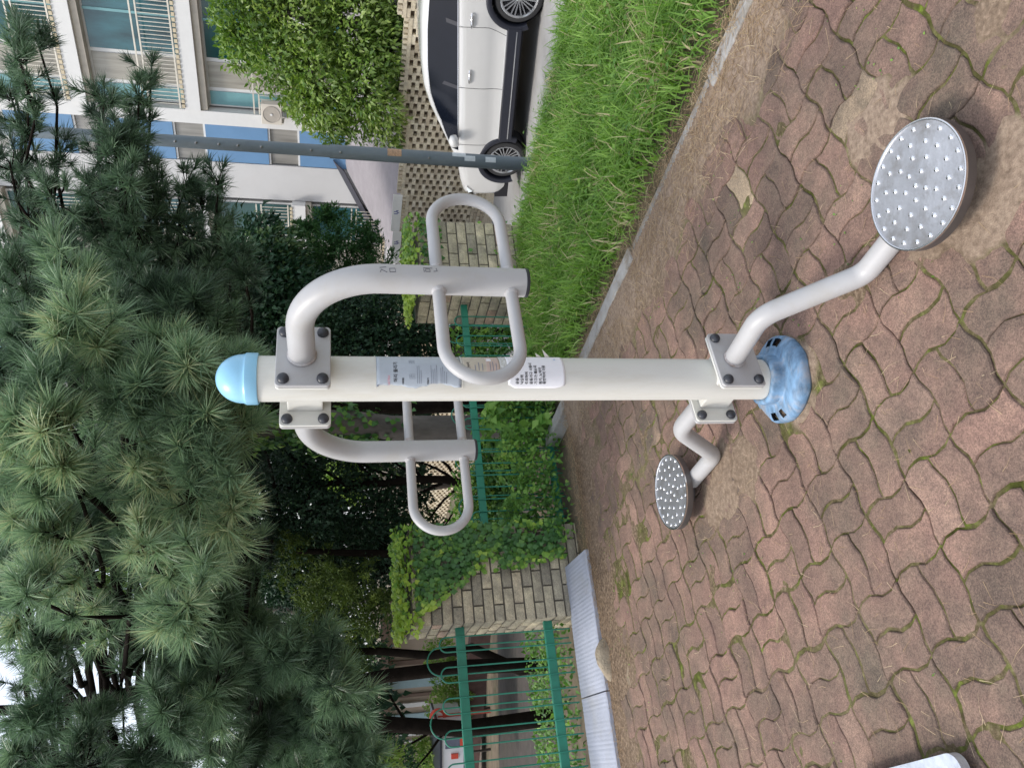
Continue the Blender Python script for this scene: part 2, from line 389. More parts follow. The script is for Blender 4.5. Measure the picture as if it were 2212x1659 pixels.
# kerb stones
m_kerb = mat('kerb_concrete', (.36, .35, .335), .9, var=.22, vscale=7, bump=.5, bscale=90, dirt=(.17, .135, .09), dscale=3, damt=1.)
mb = MB(); L = 0; total = (KE - K0).length
while L < total:
    l = min(.99, total - L); p = K0 + KD * (L - .6); dz = random.gauss(0, .004)
    mb.obox((p.x, p.y, -.12 + dz), (KD.x * (l - .008), KD.y * (l - .008), 0), (KN.x * .09, KN.y * .09, 0), (0, 0, .137)); L += 1.0
kind(mb.build('kerb', m_kerb, None, bevel=.008), 'structure')

# ================================================================= EXERCISE MACHINE
m_cream = mat('cream_paint', (.62, .615, .575), .42, var=.03, vscale=5, dirt=(.50, .46, .37), dscale=7, damt=.4, bump=.05, bscale=25, stretch=(1.6, 1.6, .35))
m_grey = mat('pale_grey_paint', (.41, .407, .41), .42, var=.04, vscale=6, dirt=(.38, .36, .33), dscale=9, damt=.55, bump=.05, bscale=30)
m_weld = mat('weathered_weld', (.46, .45, .45), .5, var=.1, vscale=20, dirt=(.22, .12, .07), dscale=16, damt=.9, bump=.4, bscale=90)
m_black = mat('black_rubber', (.03, .033, .042), .42, var=.2, bump=.1)
m_blue = mat('sky_blue_plastic', (.27, .55, .76), .33, var=.06, vscale=9, dirt=(.42, .62, .74), dscale=4, damt=.35)
m_blueold = mat('weathered_blue_plastic', (.14, .25, .39), .5, var=.45, vscale=16, dirt=(.34, .35, .38), dscale=7, damt=1., bump=.35, bscale=28, stretch=(1, 2.5, 1))
m_steel = mat('stainless_disc', (.56, .57, .60), .42, metal=.85, var=.14, vscale=10, bump=.12, bscale=60, dirt=(.33, .31, .29), dscale=12, damt=.7)
m_steel2 = mat('polished_edge', (.80, .80, .81), .22, metal=1., var=.05)
PX, PY = .015, 2.345
AX = Vector((.556, -.831, 0)); AW = Vector((.831, .556, 0)); Z = Vector((0, 0, 1)); PC0 = Vector((PX, PY, 0))
em = thing('exercise_machine', 'cream post outdoor waist twister with two foot discs, grey loop handles and a blue cap', 'exercise machine', (PX, PY, 0))
MB().lathe([(.0675, 0), (.0675, 1.745)], PC0, seg=64).build('post', m_cream, em, 40)
capo = MB().lathe([(.074, 1.715), (.076, 1.718), (.076, 1.748), (.073, 1.752), (.0715, 1.756)] + [(.0715 * math.cos(a), 1.756 + .078 * math.sin(a)) for a in [R(d) for d in range(6, 90, 7)]] + [(.001, 1.834)], PC0, seg=48).build('post_cap', m_blue, em, 35)
# blue skirt at the foot with two slots broken out
prof = [(.146, 0), (.149, .010), (.148, .026), (.141, .038), (.128, .047), (.115, .052), (.104, .054), (.095, .056), (.0905, .060), (.0885, .074), (.087, .088), (.085, .0945), (.078, .099), (.068, .097)]
sk_ = MB(); seg = 72; vs = []; fs = []
for (r_, h) in prof:
    for k in range(seg):
        a = 2 * math.pi * k / seg; wv = 1 + .03 * noise.noise(Vector((math.cos(a) * 2.2, math.sin(a) * 2.2, h * 20)))
        for dg in (35, 152, -28, 215):
            dd = abs((math.degrees(a) - dg + 180) % 360 - 180)
            if dd < 14 and .03 < h < .07: wv *= .965
        vs.append((PX + math.cos(a) * r_ * wv, PY + math.sin(a) * r_ * wv, h * (1 + .05 * noise.noise(Vector((a, h * 10, 3))))))
for i in range(len(prof) - 1):
    for k in range(seg):
        a = math.degrees(2 * math.pi * (k + .5) / seg); hole = False
        for dg in (-8, 14, 182, 205):
            dd = abs((a - dg + 180) % 360 - 180)
            if dd < 7 and 3 <= i <= 4: hole = True
        if not hole:
            k2 = (k + 1) % seg; fs.append((i * seg + k, i * seg + k2, (i + 1) * seg + k2, (i + 1) * seg + k))
sk_.add(vs, fs); so_ = sk_.build('foot_cover', m_blueold, em, 50)
m_stud = mat('stud_steel', (.85, .85, .86), .16, metal=1., var=.03)
sd_ = so_.modifiers.new('thick', 'SOLIDIFY'); sd_.thickness = .003; sd_.offset = -1
def rrect(w_, h_, r_, n_=5):
    pts = []
    for cx_, cy_, a0 in ((w_ / 2 - r_, h_ / 2 - r_, 0), (-w_ / 2 + r_, h_ / 2 - r_, 90), (-w_ / 2 + r_, -h_ / 2 + r_, 180), (w_ / 2 - r_, -h_ / 2 + r_, 270)):
        for k in range(n_ + 1):
            a = R(a0 + 90 * k / n_); pts.append((cx_ + r_ * math.cos(a), cy_ + r_ * math.sin(a)))
    return pts
def plate_mb(sgn, zc, t, w_, h_, th, r_=.012):
    """rounded plate facing along the arm axis"""
    mb = MB(); pts = rrect(w_, h_, r_); a = AX * sgn; n_ = len(pts)
    f0 = [PC0 + a * (t - th / 2) + AW * p + Z * (zc + q) for p, q in pts]; f1 = [p + a * th for p in f0]
    fs = [tuple(range(n_)), tuple(range(n_, 2 * n_))[::-1]] + [(i, n_ + i, n_ + (i + 1) % n_, (i + 1) % n_) for i in range(n_)]
    # orient
    if (Vector(AW).cross(Z)).dot(a) > 0: fs = [f[::-1] for f in fs]
    mb.add(f0 + f1, fs); return mb
def bend(pts, rad=.1, n_=8):
    """round the corners of a polyline"""
    pts = [Vector(p) for p in pts]; outp = [pts[0]]
    rads = rad if isinstance(rad, (list, tuple)) else [rad] * (len(pts) - 2)
    for i in range(1, len(pts) - 1):
        a, b_, c = pts[i - 1], pts[i], pts[i + 1]; u = (a - b_).normalized(); v = (c - b_).normalized()
        ang = u.angle(v); d = min(rads[i - 1] / math.tan(ang / 2), (a - b_).length * .49 if i > 1 else 9, (c - b_).length * .95)
        p0, p1 = b_ + u * d, b_ + v * d; rr = d * math.tan(ang / 2); bis = (u + v).normalized(); cc = b_ + bis * math.hypot(rr, d)
        for k in range(n_ + 1):
            tt = k / n_; q0 = (p0 - cc); q1 = (p1 - cc); th = q0.angle(q1)
            q = (q0 * math.sin((1 - tt) * th) + q1 * math.sin(tt * th)) / max(math.sin(th), 1e-6); outp.append(cc + q)
    outp.append(pts[-1]); return outp
for sgn in (1, -1):
    a = AX * sgn
    for zc, up in ((1.586, True), (.240, False)):
        bl = MB(); bl.obox(PC0 + a * .03 - AW * .052 + Z * (zc - .052), a * .066, AW * .104, Z * .104); bl.build('bracket', m_cream, em, bevel=.004)
        pl1 = plate_mb(sgn, zc, .1005, .205, .150, .009); pl1.build('mounting_plate', m_cream, em, bevel=.002)
        pl2 = plate_mb(sgn, zc, .1125, .205, .150, .011); q = pl2.build('arm_plate', m_grey if up else m_grey, em, bevel=.0025)
        for dw in (-1, 1):
            for dz in (-1, 1):
                for (t0, dr) in ((.118, 1), (.096, -1)):
                    c = PC0 + a * t0 + AW * (dw * .080) + Z * (zc + dz * .053)
                    MB().lathe([(.0165, 0), (.0165, .004), (.0150, .009), (.0115, .0135), (.006, .0155), (.001, .016)], c, axis=a * dr, seg=20).build('bolt_cap', m_black, em, 60)
    # upper arm
    def AP(t, z): return PC0 + a * t + Z * z
    arm = bend([AP(.115, 1.590), AP(.452, 1.592), AP(.452, 1.012)], .205, 18)
    arm = arm[:1] + arm[1:]
    MB().tube(arm, .0375, 36, caps=False).build('handle_arm', m_grey, em, 60)
    MB().lathe([(.0375, 0), (.041, .003), (.041, .008), (.0385, .011)], AP(.1175, 1.590), axis=a, seg=36).build('weld_collar', m_weld, em, 60)
    MB().lathe([(.001, 1.003), (.030, 1.003), (.0375, 1.0045), (.0385, 1.007), (.0385, 1.0125), (.0372, 1.0135)], AP(.452, 0), seg=36).build('end_plug', m_black, em, 40)
    for sw in (1, -1):
        zt_, zb_ = 1.242, 1.052; hw = (zt_ - zb_) / 2; zc = (zt_ + zb_) / 2; base = AP(.452, 0); pts = [base + AW * (sw * .030) + Z * zt_]
        L_ = .322 - .017 - hw
        pts += [base + AW * (sw * L_ * .5) + Z * zt_]
        for k in range(0, 25):
            an = R(90 - 180 * k / 24); pts.append(base + AW * (sw * (L_ + hw * math.cos(an))) + Z * (zc + hw * math.sin(an)))
        pts += [base + AW * (sw * L_ * .5) + Z * zb_, base + AW * (sw * .030) + Z * zb_]
        MB().tube(pts, .0165, 24).build('loop_handle', m_grey, em, 60)
        for zz in (zt_, zb_):
            MB().lathe([(.0185, -.004), (.0195, 0.0), (.0175, .006), (.0166, .009)], base + AW * (sw * .036) + Z * zz, axis=AW * sw, seg=20).build('weld_bead', m_weld, em, 60)
    # lower arm and disc
    low = bend([AP(.115, .248), AP(.335, .262), AP(.535, .033), AP(.76, .036)], [.10, .07], 10)
    MB().tube(low, .032, 32).build('pedal_arm', m_grey, em, 60)
    MB().lathe([(.032, 0), (.0355, .002), (.0355, .007), (.033, .010)], AP(.1175, .248), axis=a, seg=32).build('weld_collar', m_weld, em, 60)
    DC = AP(.858, 0); zt = .100
    dk = MB().lathe([(.06, .012), (.06, .03), (.145, .064), (.1585, .067), (.160, .070), (.160, .094)], DC, seg=72).build('disc_base', mat('disc_side', (.15, .14, .14), .45, metal=.7, var=.12, vscale=20), em, 40)
    fd = MB().lathe([(.001, .0955), (.1555, .0955), (.1555, .094)], DC, seg=72).build('foot_disc', m_steel, em, 40)
    MB().lathe([(.1545, .0950), (.1550, .0985), (.1575, .0995), (.1603, .0985), (.1607, .095), (.1600, .0925)], DC, seg=72).build('disc_rim', m_steel2, em, 60)
    sm_ = MB().lathe([(.0066, .0), (.0062, .0020), (.0050, .0034), (.0026, .0042), (.0004, .0045)], (0, 0, 0), seg=14).build('massage_stud', m_stud, fd, 60)
    first = True
    for rr, cnt, ph in ((.141, 20, .1), (.106, 14, .35), (.071, 9, .2), (.036, 5, .5), (.0, 1, 0)):
        for k in range(cnt):
            an = 2 * math.pi * (k + ph + random.uniform(-.06, .06)) / cnt; loc_ = DC + Vector((rr * math.cos(an), rr * math.sin(an), .0952))
            if first: o_ = sm_; first = False
            else: o_ = sm_.copy(); COL.objects.link(o_); o_.parent = fd
            o_.location = loc_
# stickers wrapped on the post: angle 0 looks at the camera, positive to the viewer's right
def post_pt(ang, z, rr): return Vector((PX + math.sin(ang) * rr, PY - math.cos(ang) * rr, z))
def zpix(x, y=822): return P(x, y, 2.278).z
def wrap_patch(name, edge, m, rr=.0684, par=em):
    """edge(u) -> (left angle, right angle) for u 0 (top)..1 (bottom)"""
    mb = MB(); nu, na = 24, 18; vs = []; z0, z1 = edge[0], edge[1]
    for i in range(nu + 1):
        u = i / nu; l, r_ = edge[2](u)
        for k in range(na + 1):
            vs.append(post_pt(l + (r_ - l) * k / na, z0 + (z1 - z0) * u, rr))
    fs = [(i * (na + 1) + k, (i + 1) * (na + 1) + k, (i + 1) * (na + 1) + k + 1, i * (na + 1) + k + 1) for i in range(nu) for k in range(na)]
    o = mb.add(vs, fs).build(name, m, par, 180); sdm = o.modifiers.new('t', 'SOLIDIFY'); sdm.thickness = .0004; return o
def wrap_text(txt, size, ang, z, m, par, rr=.0690, name='lettering', extra=None, sx=1.0):
    c = bpy.data.curves.new('txt', 'FONT'); c.body = txt; c.size = size; c.offset = .0003
    o = bpy.data.objects.new('txt', c); COL.objects.link(o)
    me = bpy.data.meshes.new_from_object(o.evaluated_get(bpy.context.evaluated_depsgraph_get())); bpy.data.objects.remove(o)
    for v in me.vertices:
        v.co = post_pt(ang + v.co.x * sx / rr, z + v.co.y, rr)
    return finish(name, me, m, par)
m_sign = mat('grey_blue_sign', (.42, .47, .53), .3, var=.06, vscale=20)
m_ink = mat('black_ink', (.03, .03, .035), .6); m_ink2 = mat('grey_ink', (.20, .22, .27), .6); m_pink = mat('pink_ink', (.62, .30, .36), .6)
m_paper = mat('white_paper', (.80, .80, .84), .75, var=.04, vscale=14, bump=.1, bscale=20)
zt1, zb1 = zpix(813), zpix(997)
wavy = lambda u: (R(-20) + R(6) * math.sin(u * 11) * (.4 + .6 * (u > .35)) + R(4) * abs(math.sin(u * 27)), R(80))
sg = wrap_patch('sign_plate', (zt1, zb1, wavy), m_sign)
fr = MB(); 
for (z_a, z_b) in ((zt1 + .004, zt1 + .001), (zb1 - .001, zb1 - .004)):
    wrap_patch('sign_trim', (z_a, z_b, lambda u: (R(-24), R(84))), m_cream, rr=.0696, par=sg)
def sz(x): return zpix(x)
wrap_text('ULTRA', .0085, R(-15), sz(842), m_pink, sg, sx=1.1)
wrap_text('허리 돌리기', .0135, R(-8), sz(858), m_ink, sg, sx=1.0)
wrap_text('사용방법', .0055, R(-14), sz(872), m_ink, sg)
wrap_text('기대효과', .0055, R(-14), sz(926), m_ink, sg)
for xx in (901, 905, 909, 931, 935, 939, 943, 952, 956, 960, 964):
    ln = random.uniform(.035, .06)
    wrap_patch('print_line', (sz(xx), sz(xx + 1.1), lambda u, ln=ln: (R(-12), R(-12) + ln / .0686)), m_ink2, rr=.0688, par=sg)
def stick(ang, zc, sc, parent):
    """little line drawing of a person"""
    segs = [((0, 1.0), (0, .45)), ((0, .45), (-.25, 0)), ((0, .45), (.25, 0)), ((0, .85), (-.4, .6)), ((0, .85), (.45, .75)), ((.45, 1.2), (.45, 0)), ((-.45, 1.2), (-.45, 0)), ((-.45, 1.2), (.45, 1.2))]
    mb = MB()
    for a0, a1 in segs:
        pts = [post_pt(ang + (a0[0] + (a1[0] - a0[0]) * t) * sc / .0688, zc + (a0[1] + (a1[1] - a0[1]) * t) * sc, .0688) for t in (0, .5, 1)]
        mb.tube(pts, .00035, 5)
    mb.lathe([(.0014, 0), (.0014, .0004)], post_pt(ang, zc + 1.12 * sc, .0688), axis=(math.sin(ang), -math.cos(ang), 0), seg=12)
    mb.build('diagram', m_ink2, parent)
stick(R(6), sz(897), .014, sg); stick(R(48), sz(897), .014, sg)
for an_, zz in ((-17, zt1 - .004), (-17, zb1 + .004)):
    MB().lathe([(.0025, 0), (.0025, .0012), (.001, .0018)], post_pt(R(an_), zz, .0686), axis=(math.sin(R(an_)), -math.cos(R(an_)), 0), seg=12).build('rivet', m_ink2, sg, 40)
# worn maker's plate
mp_ = wrap_patch('worn_sticker', (zpix(1001), zpix(1082), lambda u: (R(14), R(76))), mat('tan_sticker', (.50, .45, .37), .5, var=.12, vscale=30))
wrap_patch('sticker_band', (zpix(1052), zpix(1080), lambda u: (R(16), R(74))), mat('pinkish_band', (.52, .41, .36), .5, var=.1, vscale=30), rr=.0688, par=mp_)
wrap_text('안전수칙', .010, R(18), zpix(1016), m_ink, mp_, rr=.0691)
for xx, l_ in ((1027, .02), (1035, .03), (1043, .026), (1060, .03), (1066, .034), (1073, .028)):
    wrap_patch('print_line', (zpix(xx), zpix(xx + 1.5), lambda u, l_=l_: (R(22), R(22) + l_ / .0688)), m_ink2, rr=.0691, par=mp_)
wrap_patch('paper_scrap', (zpix(1054), zpix(1064), lambda u: (R(52), R(64))), m_paper, rr=.0694, par=mp_)
# shredded white tape between
wrap_patch('torn_tape', (zpix(1082), zpix(1104), lambda u: (R(20) + R(10) * abs(math.sin(u * 9)), R(85))), mat('milky_tape', (.62, .63, .62), .3, var=.15, vscale=90, bump=.6, bscale=150), rr=.0690)
pp = wrap_patch('paper_notice', (zpix(1098), zpix(1221), lambda u: (R(-24) + (R(9) * max(0, (u - .8) / .2) ** 2) + (R(10) * max(0, (.12 - u) / .12)), R(86))), m_paper, rr=.0693)
rows = [(1117, '운동'), (1127, '낙상위'), (1137, '주의하여'), (1147, '운동기구 사용시'), (1157, '기구가 훼손되'), (1167, '환자, 노약자'), (1175, '동반하여 이용')]
for xx, t_ in rows: wrap_text(t_, .0112, R(-13), zpix(xx + 3), m_ink, pp, rr=.0702, sx=.95)
wrap_text('A', .010, R(58), zpix(1205), mat('blue_ink', (.2, .4, .7), .6), pp, rr=.0702)
for (x_, an_, l_) in ((1188, 84, .034), (1170, 86, .018), (1112, 84, .012)):
    p0 = post_pt(R(an_), zpix(x_), .0700); d_ = Vector((.7, -.35, .35))
    MB().add([p0, p0 + Vector((.0, 0, -.016)), p0 + d_ * l_, p0 + Vector((.001, .001, -.002))], [(0, 1, 2), (0, 2, 3)]).build('paper_corner', mat('torn_paper', (.72, .68, .62), .8, var=.08), pp)
# marker-pen name on the right-hand arm
gb = PC0 + AX * .452
def gpt(dx, z):   # dx metres across the tube seen from the camera
    ang = dx / .038; q = Vector((math.sin(ang), -math.cos(ang), 0)); return Vector((gb.x, gb.y, 0)) + q * .0378 + Z * z
def gz(x): return P(x, 600, 1.94).z
strokes = [[(.012, 821), (.020, 823), (.012, 836)], [(.026, 820), (.029, 834)], [(.013, 842), (.024, 841), (.025, 853), (.014, 854), (.013, 842)],
           [(.016, 916), (.026, 915)], [(.018, 919), (.026, 919), (.026, 928), (.018, 929), (.018, 919)], [(.030, 914), (.030, 934)], [(.019, 936), (.020, 944), (.030, 942)]]
mb = MB()
for st_ in strokes: mb.tube([gpt(dx, gz(x)) for dx, x in st_], .0009, 6)
mb.build('pen_mark', mat('marker_pen', (.10, .10, .12), .7), em)

# ================================================================= FOOTPLATE OF THE NEXT MACHINE (frame edge)
nm = thing('metal_footplate', 'pale galvanised metal plate with a rounded corner lying low at the edge of the paving', 'metal plate', (-1.2, 1.72, 0))
c0 = G(2000, 1630, .05); m_galv = mat('galvanised', (.60, .64, .70), .35, metal=.6, var=.25, vscale=25, bump=.1, bscale=40, dirt=(.36, .42, .52), dscale=20, damt=.6)
ed = (G(1900, 1659, .05) - G(2010, 1630, .05)); ed.z = 0; ed.normalize(); pd = Vector((-1, -.12, 0)).normalized()
def platepoly():
    cpt = G(2062, 1622, .05); e2 = Vector((-ed.y, ed.x, 0)); e2 = e2 if e2.x < 0 else -e2
    r_ = .035; pts = []
    c = cpt + ed * r_ + e2 * r_
    for k in range(9):
        a = R(90 * k / 8); pts.append(c - e2 * r_ * math.cos(a) * 1 - ed * r_ * math.sin(a))
    pts = pts + [cpt + e2 * .30, cpt + e2 * .30 + ed * .45, cpt + ed * .45]
    return pts, e2
pts, e2 = platepoly()
MB().slab(pts, .006).build('tread_plate', m_galv, nm)
MB().slab([p - Z * .0065 for p in pts], .018).build('plate_edge', m_galv, nm)
for (u_, v_) in ((.06, .06), (.06, .36), (.24, .06), (.24, .36)):
    q = pts[0] + e2 * u_ + ed * v_; MB().tube([(q.x, q.y, 0), (q.x, q.y, .027)], .018, 16).build('leg', m_galv, nm, 40)

# ================================================================= SLAB, STONE, PILLARS, FENCES
m_slab = mat('sky_tinted_concrete', (.36, .385, .46), .85, var=.10, vscale=5, bump=.3, bscale=60, dirt=(.33, .33, .33), dscale=3, damt=.45, stretch=(1, 1, 1))  # bluish cast of the sky is put into this concrete colour
sl_ = thing('concrete_slab', 'pale blue grey concrete border slab with fine cross grooves below the brick pillar', 'concrete slab', (LB0.x, LB0.y, 0))
lw = .46; t0 = 0
for q, l in enumerate((.80, .42, .24, .70, .9, 1.2)):
    mb = MB(); n_ = int(l / .012); st = LB0 + LD * (t0 + .004); vs = []; fs = []
    for k in range(n_ + 1):
        p = st + LD * (l - .008) * k / n_; zz = .034 + (.0012 if k % 2 else 0) + .0012 * noise.noise(Vector((p.x * 60, p.y * 60, 3))) + .004 * noise.noise(Vector((p.x * 3, p.y * 3, 1)))
        for (o_, z_) in ((0, -.15), (0, zz - .006), (.010, zz), (lw, zz + .003), (lw, -.15)): vs.append((p.x + LN.x * o_, p.y + LN.y * o_, z_))
    for k in range(n_):
        for j in range(4): fs.append((k * 5 + j, k * 5 + j + 1, (k + 1) * 5 + j + 1, (k + 1) * 5 + j))
    fs += [(4, 3, 2, 1, 0), tuple(n_ * 5 + j for j in range(5))]
    mb.add(vs, fs).build('slab_section', m_slab, sl_); t0 += l
mb = MB(); vs = []; c = G(1316, 1425, 0); n_ = 40
for i in range(9):
    ph = R(90 - 90 * i / 8)
    for k in range(n_):
        a = 2 * math.pi * k / n_; q = 1 + .22 * noise.noise(Vector((math.cos(a) * 1.5, math.sin(a) * 1.5, i * .2)))
        x, y = math.cos(a) * .125 * math.cos(ph) * q, math.sin(a) * .055 * math.cos(ph) * q
        vs.append((c.x + x * LD.x - y * LD.y, c.y + x * LD.y + y * LD.x, -.01 + .078 * math.sin(ph) * q))
fs = [tuple(range(n_))[::-1]] + [(i * n_ + k, i * n_ + (k + 1) % n_, (i + 1) * n_ + (k + 1) % n_, (i + 1) * n_ + k) for i in range(8) for k in range(n_)]
tag(mb.add(vs, fs).build('mortar_lump', m_cement, None, 180), 'rounded lump of old mortar lying against the pale concrete slab', 'mortar lump')

m_block = tintmat('split_block', [(0, (.23, .205, .165)), (.25, (.38, .34, .265)), (.6, (.52, .455, .335)), (.85, (.60, .52, .38)), (1, (.50, .35, .27))], rough=.92, speck=.25, bump=1., bscale=60, blotch=(8, .7, (.25, .225, .185)))
m_mortar = mat('mortar', (.115, .10, .08), .95, var=.3, vscale=30, bump=.5, bscale=120)
def pillar(name, label, corner, w_, d_, z0, z1, ch, flip=1, seed=3):
    """corner = front left corner; front face runs along FE, depth along FN"""
    rr = random.Random(seed)
    th = thing(name, label, 'brick pillar', (corner[0], corner[1], z0), 'split block gate pillars in the green fence')
    E3 = Vector((FE.x, FE.y, 0)); N3 = Vector((FN.x, FN.y, 0)); c = Vector((corner[0], corner[1], 0))
    core = MB(); core.obox(c + E3 * .006 + N3 * .006 + Z * (z0 - .3), E3 * (w_ - .012), N3 * (d_ - .012), Z * (z1 - z0 + .3 - .002)); core.build('mortar_core', m_mortar, th)
    bl = MB(); k = 0; z = z0 - .15; g = .011
    while z < z1 - .01:
        h = ch - g
        if z + ch > z1 - .02: h = z1 - z
        for face in range(4):
            ax_ = (E3, N3, E3, N3)[face]; ln = (w_, d_, w_, d_)[face]
            o_ = (c, c + E3 * w_, c + N3 * d_, c)[face]; inn = (N3, -E3, -N3, E3)[face]
            cuts = [0]; x = (.10 if k % 2 else .20) * (1 if face % 2 else 1)
            while x < ln - .05: cuts.append(x); x += .20
            cuts.append(ln)
            for a_, b_ in zip(cuts[:-1], cuts[1:]):
                pr = rr.uniform(.000, .007) + (0 if face % 2 else .001)
                aa = a_ + (g / 2 if a_ > 0 else 0); bb = b_ - (g / 2 if b_ < ln else 0)
                o2 = o_ + ax_ * aa - inn * pr + Z * z
                # rough split face: front grid jittered
                nu, nv = 5, 3; vs = []
                for j in range(nv + 1):
                    for i in range(nu + 1):
                        u, v = i / nu, j / nv; e = 0 if 0 < i < nu and 0 < j < nv else .004
                        q = o2 + ax_ * ((bb - aa) * u) + Z * (h * v) + inn * (e - .003 * rr.random())
                        vs.append(q)
                fs = [(j * (nu + 1) + i, j * (nu + 1) + i + 1, (j + 1) * (nu + 1) + i + 1, (j + 1) * (nu + 1) + i) for j in range(nv) for i in range(nu)]
                cr = [0, nu, (nu + 1) * nv + nu, (nu + 1) * nv]; nb = len(vs)
                vs += [vs[i] + inn * .03 for i in cr]
                ring = [i for i in range(nu + 1)] + [(j) * (nu + 1) + nu for j in range(1, nv + 1)] + [nv * (nu + 1) + i for i in range(nu - 1, -1, -1)] + [j * (nu + 1) for j in range(nv - 1, 0, -1)]
                # side walls by quads to a displaced ring
                rv = [vs[i] + inn * .02 for i in ring]; nb = len(vs) - 4; vs = vs[:-4] + rv; m_ = len(ring)
                fs += [(ring[i], nb + i, nb + (i + 1) % m_, ring[(i + 1) % m_]) for i in range(m_)]
                if face in (2, 3): fs = [f[::-1] for f in fs]
                t_ = rr.choice([.2, .35, .5, .6, .7, .8]) + rr.uniform(-.08, .08)
                if rr.random() < .035: t_ = 1.0
                bl.add(vs, fs, t_)
        z += ch; k += 1
    ob = bl.build('block_facing', m_block, th, tint=True)
    tp = MB(); tp.obox(c - E3 * .002 - N3 * .002 + Z * (z1 - .004), E3 * (w_ + .004), N3 * (d_ + .004), Z * .012); tp.build('top_slab', m_mortar, th, bevel=.004)
    return th
# left pillar: front-left corner at pixel (1232,1330)
cl_ = G(1232, 1330, .045); PL = (cl_.x, cl_.y); PLW = .60
pillar('brick_pillar', 'pale block pillar half covered in ivy above the grooved concrete slab', PL, PLW, .40, .03, 1.035, .0655, seed=5)
pr_ = P(1100, 645, 5.85); PRc = (.68, 5.84)
pillar('brick_pillar', 'block pillar beyond the upper loop handle with ivy only on its top', PRc, .72, .40, -.08, .86, .078, seed=9)

m_green = mat('green_fence_paint', (.022, .21, .135), .42, var=.12, vscale=8, dirt=(.02, .12, .08), dscale=6, damt=.5)
m_wire = mat('dark_green_wire', (.025, .21, .14), .45, var=.12, vscale=8)
def fence(label, o0, dirv, length, zt, zb, zw0, ztop, pitch, rail_h=.055):
    """o0 start, runs along dirv; small arches join wire pairs, a big arch rises over every third pair"""
    D3 = Vector((dirv[0], dirv[1], 0)).normalized(); N3 = Vector((-D3.y, D3.x, 0)); o = Vector((o0[0], o0[1], 0))
    if N3.y > 0: N3 = -N3
    th = thing('wire_fence', label, 'fence', o, 'green hoop wire fence panels')
    for zz in (zt, zb):
        mb = MB(); mb.obox(o + N3 * .004 + Z * (zz - rail_h / 2), D3 * length, -N3 * .035, Z * rail_h); mb.build('rail', m_green, th, bevel=.003)
    n_ = int((length - .05) / pitch); x0 = .06
    def hoop(xa, xb, top, off):
        r_ = (xb - xa) / 2; pts = [o + D3 * xa + N3 * off + Z * zw0, o + D3 * xa + N3 * off + Z * ((zw0 + top) / 2), o + D3 * xa + N3 * off + Z * (top - r_)]
        for k in range(1, 12):
            a = math.pi * k / 12; pts.append(o + D3 * (xa + r_ - r_ * math.cos(a)) + N3 * off + Z * (top - r_ + r_ * math.sin(a)))
        pts += [o + D3 * xb + N3 * off + Z * (top - r_), o + D3 * xb + N3 * off + Z * ((zw0 + top) / 2), o + D3 * xb + N3 * off + Z * zw0]
        MB().tube(pts, .0046, 8).build('wire_hoop', m_wire, th, 60)
    k = 0
    while k + 1 < n_:
        xa = x0 + k * pitch; hoop(xa, xa + pitch, ztop, .008)
        if k % 4 == 0 and k + 2 < n_: hoop(xa + pitch * .55, xa + pitch * 2.45, ztop + .075, -.036)
        k += 2
    return th
E3 = Vector((FE.x, FE.y, 0)); N3_ = Vector((FN.x, FN.y, 0))
fl0 = Vector((PL[0], PL[1], 0)) + N3_ * .10
rt = P(993, 1350, fl0.y); rb_ = P(1183, 1345, fl0.y)
fence('green hoop wire fence from the ivy pillar to the picture edge above a dark street', (fl0.x, fl0.y), (-E3.x, -E3.y), 1.9, rt.z, rb_.z, .035, rt.z + .135, .088)
fm0 = Vector((PL[0], PL[1], 0)) + E3 * PLW + N3_ * .12
fmL = (Vector((PRc[0], PRc[1], 0)) + N3_ * .12 - fm0).length
md = (Vector((PRc[0], PRc[1], 0)) + N3_ * .12 - fm0).normalized()
fence('green hoop wire fence half buried in weeds between the block pillars', (fm0.x, fm0.y), (md.x, md.y), fmL - .005, .515, -.02, -.15, .60, .088, .05)
fe0 = Vector((PRc[0], PRc[1], 0)) + E3 * .66 + N3_ * .12

# ================================================================= LAMP POLE
m_pole = mat('blue_grey_steel', (.135, .168, .19), .55, metal=.2, var=.2, vscale=6, bump=.25, bscale=50, dirt=(.19, .21, .22), dscale=5, damt=.5, stretch=(1, 1, .35))
LPX, LPY = 2.12, 7.2
lp = thing('lamp_pole', 'tall blue grey steel pole rising from the grass in front of the white car', 'lamp pole', (LPX, LPY, -.7))
zj = P(712, 330, LPY).z
MB().tube([(LPX, LPY, -.8), (LPX, LPY, zj)], [.066, .062], 28).build('lower_tube', m_pole, lp, 50)
MB().tube([(LPX, LPY, zj - .02), (LPX, LPY, 6.2)], [.054, .047], 28).build('upper_tube', m_pole, lp, 50)
MB().lathe([(.0545, zj), (.063, zj - .002), (.063, zj - .012)], (LPX, LPY, 0), seg=28).build('joint_ring', m_pole, lp, 50)
for x_ in (200, 270, 322, 380, 425, 474, 515, 565, 672, 735, 925):
    zz = P(x_, 330, LPY).z; rr = .053 if zz > zj else .063; an = R(-18)
    c = Vector((LPX + math.sin(an) * rr, LPY - math.cos(an) * rr, zz))
    MB().lathe([(.011, 0), (.011, .004), (.006, .006), (.006, .012), (.001, .013)], c, axis=(math.sin(an), -math.cos(an), 0), seg=10).build('bolt', mat('bolt_zinc', (.25, .25, .25), .4, metal=.9), lp, 40)
